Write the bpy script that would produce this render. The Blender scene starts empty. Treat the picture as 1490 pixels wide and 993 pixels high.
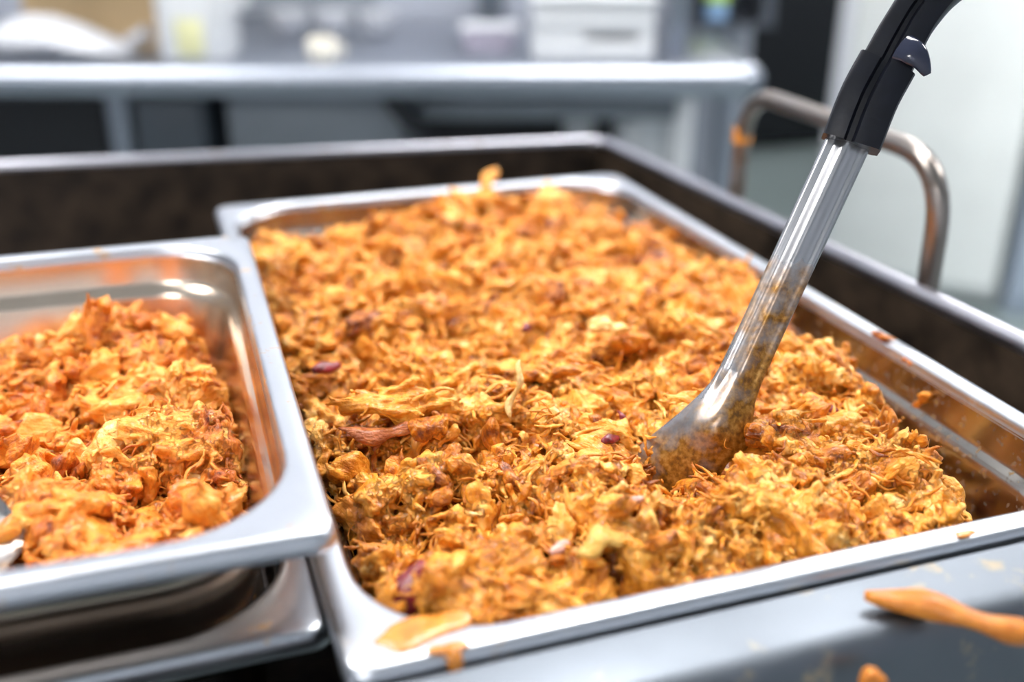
import bpy, bmesh, math, random
import numpy as np
from mathutils import Vector, Matrix, Euler

# ------------------------------------------------------------------ camera, world, exposure
sc = bpy.context.scene
Z0 = 0.90                      # height of the big pan's rim above the floor
CAM_H = 0.2165                 # camera above that rim
cam_d = bpy.data.cameras.new('camera')
cam = bpy.data.objects.new('camera', cam_d)
sc.collection.objects.link(cam)
R3 = Matrix(((0.946435, 0.124441, -0.297953),
             (-0.322853, 0.379645, -0.866969),
             (0.005230, 0.916725, 0.399485)))
cam.matrix_world = Matrix.Translation((0, 0, Z0 + CAM_H)) @ R3.to_4x4()
cam_d.sensor_width = 36.0
cam_d.lens = 36.546
cam_d.clip_start = 0.02
cam_d.dof.use_dof = True
cam_d.dof.focus_distance = 0.435
cam_d.dof.aperture_fstop = 3.25
cam_d.dof.aperture_blades = 0
sc.camera = cam

w = bpy.data.worlds.new('world'); sc.world = w
w.use_nodes = True
w.node_tree.nodes['Background'].inputs[0].default_value = (0.80, 0.88, 1.0, 1)
w.node_tree.nodes['Background'].inputs[1].default_value = 0.35

sc.view_settings.view_transform = 'Standard'
sc.view_settings.look = 'None'
sc.view_settings.gamma = 1
sc.view_settings.use_curve_mapping = False
sc.view_settings.exposure = 0.28
LAMP = 24.0                    # emission of the ceiling light diffusers

# ------------------------------------------------------------------ helpers
C = sc.collection
rng = np.random.default_rng(7)

def mesh_from(name, verts, faces, smooth=True):
    me = bpy.data.meshes.new(name)
    me.from_pydata([tuple(v) for v in verts], [], faces)
    if smooth:
        me.polygons.foreach_set('use_smooth', [True] * len(me.polygons))
    me.update()
    return me

def mesh_np(name, V, quads=None, tris=None):
    """big meshes from numpy arrays"""
    me = bpy.data.meshes.new(name)
    nq = 0 if quads is None else len(quads)
    nt = 0 if tris is None else len(tris)
    me.vertices.add(len(V))
    me.vertices.foreach_set('co', np.asarray(V, np.float32).ravel())
    loops = []
    if nq: loops.append(np.asarray(quads, np.int32).ravel())
    if nt: loops.append(np.asarray(tris, np.int32).ravel())
    loops = np.concatenate(loops)
    me.loops.add(len(loops))
    me.loops.foreach_set('vertex_index', loops)
    me.polygons.add(nq + nt)
    start = np.concatenate([np.arange(nq) * 4, nq * 4 + np.arange(nt) * 3]).astype(np.int32)
    me.polygons.foreach_set('loop_start', start)
    me.polygons.foreach_set('use_smooth', np.ones(nq + nt, bool))
    me.update(calc_edges=True)
    me.validate()
    return me

def set_attr(me, name, kind, data):
    a = me.attributes.new(name, kind, 'POINT')
    if kind == 'FLOAT':
        a.data.foreach_set('value', np.asarray(data, np.float32).ravel())
    else:
        a.data.foreach_set('vector', np.asarray(data, np.float32).ravel())

def link(name, me, mat=None, parent=None):
    o = bpy.data.objects.new(name, me)
    C.objects.link(o)
    if mat is not None and me is not None and not me.materials:
        me.materials.append(mat)
    if parent is not None:
        o.parent = parent
    return o

def tag(o, label, cat, group=None):
    o['label'] = label; o['category'] = cat
    if group: o['group'] = group
    return o

def thing(name, label, cat, loc=(0, 0, 0), rotz=0.0, group=None):
    o = bpy.data.objects.new(name, None); C.objects.link(o)
    o.empty_display_size = 0.02
    o.location = loc; o.rotation_euler = (0, 0, rotz)
    return tag(o, label, cat, group)

def struct(o):
    o['kind'] = 'structure'; return o

class MB:
    """collects boxes, tubes and lofts into one mesh"""
    def __init__(s): s.v = []; s.f = []
    def add(s, verts, faces):
        b = len(s.v); s.v += [tuple(p) for p in verts]
        s.f += [tuple(i + b for i in f) for f in faces]; return s
    def box(s, x0, x1, y0, y1, z0, z1):
        v = [(x0,y0,z0),(x1,y0,z0),(x1,y1,z0),(x0,y1,z0),(x0,y0,z1),(x1,y0,z1),(x1,y1,z1),(x0,y1,z1)]
        return s.add(v, [(0,3,2,1),(4,5,6,7),(0,1,5,4),(1,2,6,5),(2,3,7,6),(3,0,4,7)])
    def bbox(s, x0, x1, y0, y1, z0, z1, b=0.003, seg=2):
        bm = bmesh.new()
        bmesh.ops.create_cube(bm, size=1)
        for v in bm.verts:
            v.co = Vector(((x0+x1)/2 + v.co.x*(x1-x0), (y0+y1)/2 + v.co.y*(y1-y0), (z0+z1)/2 + v.co.z*(z1-z0)))
        bmesh.ops.bevel(bm, geom=bm.edges[:], offset=b, segments=seg, affect='EDGES', profile=0.5)
        bm.verts.index_update()
        s.add([v.co[:] for v in bm.verts], [[v.index for v in f.verts] for f in bm.faces])
        bm.free(); return s
    def prism(s, poly, z0, z1):
        n = len(poly)
        v = [(p[0], p[1], z0) for p in poly] + [(p[0], p[1], z1) for p in poly]
        f = [tuple(range(n))[::-1], tuple(range(n, 2*n))]
        f += [(i, (i+1) % n, n+(i+1) % n, n+i) for i in range(n)]
        return s.add(v, f)
    def rings(s, rings, cap0=True, cap1=True, closed=True):
        n = len(rings[0]); v = [p for r in rings for p in r]; f = []
        for k in range(len(rings)-1):
            for i in range(n if closed else n-1):
                j = (i+1) % n
                f.append((k*n+i, k*n+j, (k+1)*n+j, (k+1)*n+i))
        if cap0: f.append(tuple(range(n))[::-1])
        if cap1: f.append(tuple(range((len(rings)-1)*n, len(rings)*n)))
        return s.add(v, f)
    def tube(s, pts, r, n=14, cap=True):
        pts = [Vector(p) for p in pts]
        rr = r if hasattr(r, '__len__') else [r]*len(pts)
        rings = []; up = None
        for i, p in enumerate(pts):
            t = (pts[min(i+1, len(pts)-1)] - pts[max(i-1, 0)]).normalized()
            if up is None:
                up = Vector((0, 0, 1)) if abs(t.z) < 0.9 else Vector((1, 0, 0))
            a = t.cross(up).normalized(); up = a.cross(t).normalized()
            rings.append([p + (a*math.cos(2*math.pi*k/n) + up*math.sin(2*math.pi*k/n))*rr[i] for k in range(n)])
        return s.rings(rings, cap, cap)
    def lathe(s, prof, c=(0, 0, 0), n=24):
        rings = [[(c[0]+r*math.cos(2*math.pi*k/n), c[1]+r*math.sin(2*math.pi*k/n), c[2]+z) for k in range(n)] for r, z in prof]
        return s.rings(rings)
    def build(s, name, mat, parent=None, smooth=True, autosmooth=35):
        me = mesh_from(name, s.v, s.f, smooth)
        o = link(name, me, mat, parent)
        if smooth and autosmooth:
            bm = bmesh.new(); bm.from_mesh(me)
            bmesh.ops.recalc_face_normals(bm, faces=bm.faces[:])
            for e in bm.edges:
                if len(e.link_faces) == 2 and e.calc_face_angle(0) > math.radians(autosmooth):
                    e.smooth = False
            bm.to_mesh(me); bm.free()
        return o

def bezier_round(pts, rad, seg=7):
    """polyline with its corners rounded"""
    pts = [Vector(p) for p in pts]; out = [pts[0]]
    for i in range(1, len(pts)-1):
        p = pts[i]; a = (pts[i-1]-p); b = (pts[i+1]-p)
        r = min(rad, a.length*0.48, b.length*0.48)
        p0 = p + a.normalized()*r; p1 = p + b.normalized()*r
        for k in range(seg+1):
            t = k/seg
            out.append(p0*(1-t)**2 + p*2*t*(1-t) + p1*t*t)
    out.append(pts[-1]); return out

# ------------------------------------------------------------------ materials
def new_mat(name):
    m = bpy.data.materials.new(name); m.use_nodes = True
    nt = m.node_tree
    return m, nt, nt.nodes['Principled BSDF']

def N(nt, t, **kw):
    n = nt.nodes.new(t)
    for k, v in kw.items(): setattr(n, k, v)
    return n

def ramp(nt, stops, interp='LINEAR'):
    r = nt.nodes.new('ShaderNodeValToRGB'); cr = r.color_ramp; cr.interpolation = interp
    while len(cr.elements) < len(stops): cr.elements.new(0.5)
    for e, (p, c) in zip(cr.elements, stops):
        e.position = p; e.color = (*c, 1) if len(c) == 3 else c
    return r

def plain(name, col, rough=0.5, metal=0.0, var=0.12, scale=30.0, bump=0.0, spec=0.5, coat=0.0):
    m, nt, b = new_mat(name)
    tc = N(nt, 'ShaderNodeTexCoord'); no = N(nt, 'ShaderNodeTexNoise')
    no.inputs['Scale'].default_value = scale; no.inputs['Detail'].default_value = 4
    nt.links.new(tc.outputs['Object'], no.inputs['Vector'])
    c0 = tuple(max(0, c*(1-var)) for c in col); c1 = tuple(min(1, c*(1+var)) for c in col)
    r = ramp(nt, [(0.3, c0), (0.7, c1)])
    nt.links.new(no.outputs['Fac'], r.inputs[0]); nt.links.new(r.outputs[0], b.inputs['Base Color'])
    b.inputs['Roughness'].default_value = rough; b.inputs['Metallic'].default_value = metal
    b.inputs['Specular IOR Level'].default_value = spec
    b.inputs['Coat Weight'].default_value = coat
    if bump:
        bp = N(nt, 'ShaderNodeBump'); bp.inputs['Strength'].default_value = bump; bp.inputs['Distance'].default_value = 0.002
        nt.links.new(no.outputs['Fac'], bp.inputs['Height']); nt.links.new(bp.outputs[0], b.inputs['Normal'])
    return m

def steel(name, col=(0.66, 0.68, 0.72), rough=0.26, brush=(4, 4, 260), stain=0.0, stain_col=(0.55, 0.27, 0.02), stain_scale=60.0, smudge=0.10):
    """brushed stainless steel; stain adds dried sauce spots with their own shape"""
    m, nt, b = new_mat(name)
    tc = N(nt, 'ShaderNodeTexCoord'); mp = N(nt, 'ShaderNodeMapping')
    mp.inputs['Scale'].default_value = brush
    nt.links.new(tc.outputs['Object'], mp.inputs[0])
    no = N(nt, 'ShaderNodeTexNoise'); no.inputs['Scale'].default_value = 6; no.inputs['Detail'].default_value = 3
    nt.links.new(mp.outputs[0], no.inputs['Vector'])
    sm = N(nt, 'ShaderNodeTexNoise'); sm.inputs['Scale'].default_value = 22; sm.inputs['Detail'].default_value = 5
    nt.links.new(tc.outputs['Object'], sm.inputs['Vector'])
    rr = N(nt, 'ShaderNodeMapRange'); rr.inputs['To Min'].default_value = max(0.03, rough-smudge); rr.inputs['To Max'].default_value = rough+smudge
    nt.links.new(sm.outputs['Fac'], rr.inputs['Value'])
    bp = N(nt, 'ShaderNodeBump'); bp.inputs['Strength'].default_value = 0.06; bp.inputs['Distance'].default_value = 0.0006
    nt.links.new(no.outputs['Fac'], bp.inputs['Height']); nt.links.new(bp.outputs[0], b.inputs['Normal'])
    b.inputs['Base Color'].default_value = (*col, 1); b.inputs['Metallic'].default_value = 1.0
    if stain > 0:
        st = N(nt, 'ShaderNodeTexNoise'); st.inputs['Scale'].default_value = stain_scale; st.inputs['Detail'].default_value = 7; st.inputs['Roughness'].default_value = 0.65
        nt.links.new(tc.outputs['Object'], st.inputs['Vector'])
        mr = N(nt, 'ShaderNodeMapRange'); mr.inputs['From Min'].default_value = 0.62-0.16*stain; mr.inputs['From Max'].default_value = 0.72-0.16*stain
        nt.links.new(st.outputs['Fac'], mr.inputs['Value'])
        mc = N(nt, 'ShaderNodeMix', data_type='RGBA'); mc.inputs['A'].default_value = (*col, 1); mc.inputs['B'].default_value = (*stain_col, 1)
        nt.links.new(mr.outputs[0], mc.inputs['Factor']); nt.links.new(mc.outputs['Result'], b.inputs['Base Color'])
        inv = N(nt, 'ShaderNodeMath', operation='SUBTRACT'); inv.inputs[0].default_value = 1.0
        nt.links.new(mr.outputs[0], inv.inputs[1]); nt.links.new(inv.outputs[0], b.inputs['Metallic'])
    nt.links.new(rr.outputs[0], b.inputs['Roughness'])
    return m

def meat_mat(name, stops, seed=0.0, sss=0.06):
    """sauced shredded chicken: colour by piece and by fibre, glossy with fine fibre relief"""
    m, nt, b = new_mat(name)
    at = N(nt, 'ShaderNodeAttribute', attribute_name='rnd'); oi = N(nt, 'ShaderNodeObjectInfo')
    fib = N(nt, 'ShaderNodeAttribute', attribute_name='fib')
    geo = N(nt, 'ShaderNodeNewGeometry')
    add = N(nt, 'ShaderNodeMath', operation='ADD'); fr = N(nt, 'ShaderNodeMath', operation='FRACT')
    nt.links.new(at.outputs['Fac'], add.inputs[0]); nt.links.new(oi.outputs['Random'], add.inputs[1]); nt.links.new(add.outputs[0], fr.inputs[0])
    # sauce pooled over patches in world space
    n1 = N(nt, 'ShaderNodeTexNoise'); n1.inputs['Scale'].default_value = 150; n1.inputs['Detail'].default_value = 4
    nt.links.new(geo.outputs['Position'], n1.inputs['Vector'])
    # fibres, stretched along the piece
    mp = N(nt, 'ShaderNodeMapping'); mp.inputs['Scale'].default_value = (90, 750, 750)
    nt.links.new(fib.outputs['Vector'], mp.inputs[0])
    n2 = N(nt, 'ShaderNodeTexNoise'); n2.inputs['Scale'].default_value = 1.0; n2.inputs['Detail'].default_value = 3
    nt.links.new(mp.outputs[0], n2.inputs['Vector'])
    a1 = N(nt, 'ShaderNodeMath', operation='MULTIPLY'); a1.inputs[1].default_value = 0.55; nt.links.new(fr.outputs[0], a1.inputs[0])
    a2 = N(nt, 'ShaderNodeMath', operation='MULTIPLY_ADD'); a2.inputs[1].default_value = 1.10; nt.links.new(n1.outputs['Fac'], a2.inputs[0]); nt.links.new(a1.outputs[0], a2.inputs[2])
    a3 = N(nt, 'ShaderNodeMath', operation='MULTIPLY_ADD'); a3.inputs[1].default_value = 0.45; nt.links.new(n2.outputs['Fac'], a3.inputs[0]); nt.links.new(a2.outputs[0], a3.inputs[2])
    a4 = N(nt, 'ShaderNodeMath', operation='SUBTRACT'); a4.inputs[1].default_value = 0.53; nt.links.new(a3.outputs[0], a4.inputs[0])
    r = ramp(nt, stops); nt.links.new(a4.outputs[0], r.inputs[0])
    nt.links.new(r.outputs[0], b.inputs['Base Color'])
    b.inputs['Roughness'].default_value = 0.44
    b.inputs['Coat Weight'].default_value = 0.22; b.inputs['Coat Roughness'].default_value = 0.13
    b.inputs['Specular IOR Level'].default_value = 0.30
    b.inputs['Subsurface Weight'].default_value = sss
    b.inputs['Subsurface Radius'].default_value = (1.0, 0.45, 0.15)
    b.inputs['Subsurface Scale'].default_value = 0.003
    n3 = N(nt, 'ShaderNodeTexNoise'); n3.inputs['Scale'].default_value = 520; n3.inputs['Detail'].default_value = 3
    nt.links.new(geo.outputs['Position'], n3.inputs['Vector'])
    s1 = N(nt, 'ShaderNodeMath', operation='ADD'); nt.links.new(n2.outputs['Fac'], s1.inputs[0]); nt.links.new(n3.outputs['Fac'], s1.inputs[1])
    bp = N(nt, 'ShaderNodeBump'); bp.inputs['Strength'].default_value = 0.9; bp.inputs['Distance'].default_value = 0.0011
    nt.links.new(s1.outputs[0], bp.inputs['Height']); nt.links.new(bp.outputs[0], b.inputs['Normal'])
    return m

M = {}
M['steel'] = steel('steel_pan', (0.66, 0.65, 0.66), 0.20, smudge=0.08)
M['steel_meat_reflection'] = steel('steel_pan_painted_reflection', (0.68, 0.56, 0.45), 0.22, smudge=0.08)  # coppery reflection of the chicken put into the steel's own colour
M['steel_rim'] = steel('steel_rim', (0.53, 0.555, 0.60), 0.33, stain=0.04, stain_scale=70)
M['steel_stained'] = steel('steel_pan_sauce_stained', (0.34, 0.315, 0.29), 0.22, stain=0.32, stain_col=(0.22, 0.11, 0.012), stain_scale=190)
M['steel_clean'] = steel('steel_polished', (0.62, 0.64, 0.68), 0.17)
M['steel_spoon'] = steel('steel_spoon', (0.60, 0.60, 0.62), 0.16, brush=(60, 60, 60), stain=0.0, smudge=0.07)
M['steel_counter'] = steel('steel_counter', (0.31, 0.335, 0.385), 0.38, brush=(4, 160, 160))
M['steel_dark'] = plain('steel_smoky', (0.10, 0.11, 0.13), 0.35, 0.8)
M['tray_inner'] = plain('brown_reflection_metal', (0.040, 0.027, 0.018), 0.42, 0.25, 0.75, 38, 0.2)  # brown reflection of the surroundings painted into the tray's base colour
M['tray_hem'] = steel('tray_hem_steel', (0.34, 0.34, 0.38), 0.32, stain=0.12, stain_col=(0.16, 0.10, 0.06))
M['front_steel'] = steel('front_flange_steel', (0.145, 0.162, 0.185), 0.52, stain=0.05, stain_col=(0.30, 0.24, 0.15), stain_scale=40)
M['handle_tube'] = steel('tarnished_tube', (0.26, 0.23, 0.21), 0.32, stain=0.45, stain_col=(0.12, 0.07, 0.04), stain_scale=30)
M['black'] = plain('black_plastic', (0.004, 0.005, 0.009), 0.36, 0, 0.3, 90, 0.15, 0.28)
M['black_matt'] = plain('black_enamel', (0.004, 0.005, 0.008), 0.5)
M['white_panel'] = plain('white_enamel', (0.84, 0.87, 0.86), 0.45, 0, 0.05, 5)
M['white_trim'] = plain('white_trim', (0.74, 0.76, 0.82), 0.4, 0, 0.03, 5)
M['blue_grey'] = plain('blue_grey_paint', (0.42, 0.49, 0.60), 0.5, 0, 0.05, 5)
M['wall'] = plain('painted_wall', (0.42, 0.45, 0.50), 0.6, 0, 0.04, 3)
M['wall_steel'] = plain('wall_steel_cladding', (0.30, 0.32, 0.37), 0.45, 0.3, 0.10, 4)
M['ceiling'] = plain('ceiling_white', (0.68, 0.70, 0.73), 0.7, 0, 0.03, 3)
M['floor'] = plain('grey_green_floor', (0.22, 0.27, 0.27), 0.35, 0, 0.12, 6)
M['cloth'] = plain('white_sacking', (0.44, 0.455, 0.49), 0.8, 0, 0.06, 20)
M['card'] = plain('brown_cardboard', (0.34, 0.24, 0.13), 0.8, 0, 0.10, 12)
M['white_plastic'] = plain('white_plastic', (0.58, 0.60, 0.62), 0.4, 0, 0.03, 10)
M['ivory'] = plain('ivory_plastic', (0.86, 0.82, 0.72), 0.35, 0, 0.03, 10)
M['yellow'] = plain('yellow_label', (0.56, 0.56, 0.32), 0.5, 0, 0.05, 10)
M['green'] = plain('lime_plastic', (0.42, 0.62, 0.02), 0.4, 0, 0.05, 10)
M['blue'] = plain('blue_plastic', (0.20, 0.33, 0.52), 0.4, 0, 0.05, 10)
M['pink'] = plain('pale_pink_plastic', (0.46, 0.42, 0.50), 0.4, 0, 0.05, 10)
M['slate'] = plain('slate_grey_plastic', (0.055, 0.068, 0.085), 0.45, 0, 0.10, 8)
M['midgrey'] = plain('mid_grey_steel', (0.20, 0.22, 0.25), 0.45, 0.2, 0.10, 8)
M['amber'] = plain('amber_plastic', (0.80, 0.30, 0.03), 0.4)
M['onion'] = plain('red_onion', (0.19, 0.012, 0.020), 0.30, 0, 0.65, 200, 0.3)
M['onion_pale'] = plain('pale_onion', (0.52, 0.28, 0.22), 0.30, 0, 0.45, 200, 0.3)
M['sauce'] = plain('orange_sauce', (0.56, 0.20, 0.026), 0.25, 0, 0.30, 240, 0.4, coat=0.3)
m, nt, b = new_mat('lamp_diffuser')
b.inputs['Emission Color'].default_value = (1.0, 0.98, 0.96, 1); b.inputs['Emission Strength'].default_value = LAMP
M['diffuser'] = m
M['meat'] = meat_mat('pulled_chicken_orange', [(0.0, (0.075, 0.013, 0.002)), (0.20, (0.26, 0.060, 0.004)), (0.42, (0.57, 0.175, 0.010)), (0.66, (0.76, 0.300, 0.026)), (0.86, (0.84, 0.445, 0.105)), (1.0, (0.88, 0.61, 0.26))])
M['meat_left'] = meat_mat('pulled_chicken_red_orange', [(0.0, (0.14, 0.022, 0.004)), (0.18, (0.44, 0.095, 0.010)), (0.40, (0.70, 0.215, 0.020)), (0.62, (0.78, 0.315, 0.040)), (0.82, (0.83, 0.44, 0.11)), (1.0, (0.88, 0.64, 0.30))])
M['meat_brown'] = meat_mat('browned_chicken', [(0.0, (0.10, 0.018, 0.006)), (0.45, (0.36, 0.09, 0.018)), (0.80, (0.66, 0.26, 0.05)), (1.0, (0.80, 0.42, 0.12))])
M['meat_pale'] = meat_mat('pale_chicken', [(0.0, (0.50, 0.20, 0.03)), (0.45, (0.76, 0.42, 0.10)), (1.0, (0.88, 0.66, 0.32))])

M['meat_dark'] = meat_mat('dried_orange_chicken', [(0.0, (0.30, 0.075, 0.006)), (0.5, (0.52, 0.165, 0.012)), (1.0, (0.66, 0.28, 0.03))])
M['meat_slice'] = meat_mat('smooth_yellow_chicken', [(0.0, (0.50, 0.23, 0.03)), (0.5, (0.62, 0.33, 0.06)), (1.0, (0.74, 0.46, 0.12))])
# ------------------------------------------------------------------ room shell
RX0, RX1, RY0, RY1, RH = -3.2, 4.2, -2.6, 5.6, 2.75
struct(MB().box(RX0, RX1, RY0, RY1, -0.10, 0.0).build('floor', M['floor'], smooth=False))
struct(MB().box(RX0, RX1, RY0, RY1, RH, RH+0.1).build('ceiling', M['ceiling'], smooth=False))
struct(MB().box(RX0-0.1, RX0, RY0, RY1, 0, RH).build('wall_left', M['wall'], smooth=False))
struct(MB().box(RX1, RX1+0.1, RY0, RY1, 0, RH).build('wall_right', M['wall'], smooth=False))
struct(MB().box(RX0-0.1, RX1+0.1, RY1, RY1+0.1, 0, RH).build('wall_back', M['wall'], smooth=False))
struct(MB().box(RX0-0.1, RX1+0.1, RY0-0.1, RY0, 0, RH).build('wall_front', M['white_trim'], smooth=False))

def ceiling_light(x, y, label):
    t = thing('ceiling_light', label, 'light', (x, y, RH), 0, 'ceiling light panels')
    MB().box(-0.64, 0.64, -0.34, 0.34, -0.03, 0).build('frame', M['white_trim'], t, smooth=False)
    MB().box(-0.60, 0.60, -0.30, 0.30, -0.036, -0.0302).build('diffuser', M['diffuser'], t, smooth=False)
for gx, gy, lb in ((-1.05, 1.15, 'white light panel on the ceiling above the left part of the counter'), (0.85, 1.05, 'white light panel on the ceiling above the right end of the counter'),
                   (-2.1, -1.8, 'white light panel on the ceiling far behind the front of the cart'), (2.5, 2.7, 'white light panel on the ceiling in front of the black appliance'),
                   (2.6, 0.3, 'white light panel on the ceiling in front of the blue-grey locker')):
    ceiling_light(gx, gy, lb)

# ------------------------------------------------------------------ cart with the deep brown tray
# inner top corners of the tray walls (plan)
BLt, BRt, FRt, FLt = Vector((-0.62, 1.016)), Vector((0.394, 0.894)), Vector((0.421, 0.2435)), Vector((-0.62, 0.2435))
ZT = Z0-0.004
cart = thing('tray_cart', 'deep steel cart tray with inner walls painted a reflected brown holding the food pans', 'cart', (0, 0, 0))
def wall_poly(a, b, t, z0, z1, name, mat):
    d = (b-a).normalized(); n = Vector((d.y, -d.x)) * t
    MB().prism([a, b, b+n, a+n], z0, z1).build(name, mat, cart, smooth=False)
ZF = Z0 - 0.108
# wall direction is chosen so that the outward side is on the n side
wall_poly(BRt, BLt, 0.003, ZF, ZT, 'back_wall', M['tray_inner'])
wall_poly(FRt, BRt, 0.003, ZF, ZT, 'right_wall', M['tray_inner'])
wall_poly(BLt, FLt, 0.003, ZF, ZT, 'left_wall', M['tray_inner'])
MB().prism([BLt, FLt, FRt, BRt], ZF-0.003, ZF).build('tray_floor', M['tray_inner'], cart, smooth=False)
# rolled hem on top of the side and back walls
hem = bezier_round([(FRt.x+0.004, FRt.y-0.01, ZT+0.001), (BRt.x+0.005, BRt.y+0.005, ZT+0.001), (BLt.x, BLt.y+0.005, ZT+0.001)], 0.02)
MB().tube(hem, 0.0058, 12).build('rolled_hem', M['tray_hem'], cart)
# front flange: wide flat ledge, rounded over into the front face, thin inner rail under the pan rims
prof = [(0.2445, -0.020), (0.2440, -0.0045), (0.2425, -0.0030), (0.2235, -0.0036), (0.2195, -0.0046), (0.2165, -0.0075), (0.2150, -0.0120), (0.2125, -0.060), (0.2120, -0.108),
        (0.2145, -0.108), (0.2150, -0.060), (0.2175, -0.0125), (0.2235, -0.0062), (0.2410, -0.0060), (0.2420, -0.020)]
rings = [[(x, y, Z0+z) for y, z in prof] for x in np.linspace(-0.62, 0.424, 12)]
MB().rings(rings).build('front_flange', M['front_steel'], cart)
MB().bbox(-0.62, 0.424, 0.2465, 0.2520, Z0-0.014, Z0-0.0065, 0.001).build('front_rail', M['tray_hem'], cart)
# frame, shelf and legs below
MB().box(-0.61, 0.418, 0.26, 0.88, Z0-0.16, ZF-0.0032).build('tray_bed', M['steel_dark'], cart, smooth=False)
for lx, ly in ((-0.58, 0.28), (0.39, 0.28), (-0.58, 0.86), (0.37, 0.86)):
    MB().tube([(lx, ly, 0.0), (lx, ly, Z0-0.15)], 0.013).build('leg', M['steel_dark'], cart)
MB().box(-0.59, 0.40, 0.27, 0.87, 0.25, 0.262).build('lower_shelf', M['steel_dark'], cart, smooth=False)
# push handle: bent tube standing on the right wall
hx = lambda y: 0.4285 + (0.709-y)*0.0
hp = bezier_round([(0.424, 0.469, Z0-0.06), (0.421, 0.469, Z0+0.076), (0.436, 0.712, Z0+0.074), (0.434, 0.712, Z0-0.06)], 0.044, 10)
hd = MB().tube(hp, 0.0066, 16).build('push_handle', M['handle_tube'], cart)
MB().tube([(0.4355, 0.712, Z0+0.034), (0.4355, 0.712, Z0+0.045)], 0.0072, 12).build('amber_mark', M['amber'], hd)

# ------------------------------------------------------------------ food pans
def rrect(cx, cy, hw, hl, r, z, k=9):
    pts = []
    for (sx, sy, a0) in ((1, 1, 0), (-1, 1, 90), (-1, -1, 180), (1, -1, 270)):
        for i in range(k+1):
            a = math.radians(a0 + 90*i/k)
            pts.append((cx+sx*(hw-r)+r*math.cos(a), cy+sy*(hl-r)+r*math.sin(a), z))
    return pts

def food_pan(label, cx, cy, W, L, D, zr, rotz=0.0, basin_mat='steel', rim_mat='steel_rim', group='steel food pans', lip=.0062):
    t = thing('food_pan', label, 'pan', (cx, cy, zr-D), rotz, group)
    hw, hl = W/2, L/2
    ring = lambda ins, r, z: rrect(0, 0, hw-ins, hl-ins, r, D+z)
    rim = [(.0126, .0465, -.006), (.0115, .045, -.0032), (.0040, .0100, -.0030), (.0032, .0095, -lip*.9), (.0016, .0085, -lip), (.0004, .0085, -lip*.97),
           (0, .0085, -lip*.85), (.0007, .0085, -lip*.45), (.0014, .0088, -.0012), (.0021, .0090, -.0005), (.0034, .0100, 0), (.0060, .028, .0002), (.0092, .0435, 0),
           (.0104, .0452, -.0004), (.0112, .046, -.0014), (.0117, .0465, -.0032), (.0119, .0465, -.0052)]
    MB().rings([ring(*p) for p in rim], False, False).build('rim', M[rim_mat], t, autosmooth=60)
    inside = [(.0119, .0465, -.0050), (.0128, .0465, -.0180), (.0133, .046, -.0200), (.0148, .0445, -.0218), (.0172, .042, -.0232), (.0184, .041, -.0250), (.0189, .0405, -.0280),
              (.0245, .035, -D+.016), (.0258, .034, -D+.009), (.0285, .032, -D+.004), (.0325, .028, -D+.0015), (.0380, .022, -D+.001)]
    outside = [(.0124, .0465, -.0050), (.0134, .0465, -.0190), (.0150, .0445, -.0226), (.0186, .041, -.0245), (.0196, .0405, -.0280), (.0252, .035, -D+.015), (.0290, .031, -D+.004), (.0340, .026, -D+.0003), (.0390, .021, -D)]
    mb = MB(); mb.rings([ring(*p) for p in inside], False, True); mb.rings([ring(*p) for p in outside], False, True)
    mb.build('basin', M[basin_mat], t, autosmooth=60)
    return t

BX0, BX1, BY0, BY1 = 0.0328, 0.3575, 0.2462, 0.7762
food_pan('large deep steel food pan heaped with pulled chicken around an upright serving spoon', (BX0+BX1)/2, (BY0+BY1)/2, BX1-BX0, BY1-BY0, 0.100, Z0, 0, 'steel_stained')
# upper left pan sits nested in an empty one
LW, LL = 0.265, 0.325
LCX, LCY, LZ = 0.0414-LW/2, 0.4435, Z0+0.030
food_pan('smaller steel food pan of chicken, nested in an empty pan', LCX, LCY, LW, LL, 0.065, LZ, math.radians(-0.8), 'steel_meat_reflection', lip=.0078)
food_pan('empty steel food pan underneath the smaller pan of chicken', 0.0365-LW/2, 0.4445, LW, LL, 0.0980, Z0-0.0095, 0, 'steel', 'steel_rim', lip=.0078)

# ------------------------------------------------------------------ pulled chicken
def vnoise(x, y, seed, freq):
    """smooth 2D value noise in -1..1"""
    g = np.random.default_rng(seed).uniform(-1, 1, (64, 64))
    X = x*freq; Y = y*freq
    xi = np.floor(X).astype(int); yi = np.floor(Y).astype(int)
    fx = X-xi; fy = Y-yi
    fx = fx*fx*(3-2*fx); fy = fy*fy*(3-2*fy)
    a = g[xi % 64, yi % 64]; b = g[(xi+1) % 64, yi % 64]; c = g[xi % 64, (yi+1) % 64]; d = g[(xi+1) % 64, (yi+1) % 64]
    return (a*(1-fx)+b*fx)*(1-fy)+(c*(1-fx)+d*fx)*fy

def sstep(a, b, x):
    t = np.clip((x-a)/(b-a), 0, 1); return t*t*(3-2*t)

def gauss(x, y, cx, cy, sx, sy, h, rot=0.0):
    c, s = math.cos(rot), math.sin(rot)
    u = (x-cx)*c+(y-cy)*s; v = -(x-cx)*s+(y-cy)*c
    return h*np.exp(-(u/sx)**2-(v/sy)**2)

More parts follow.
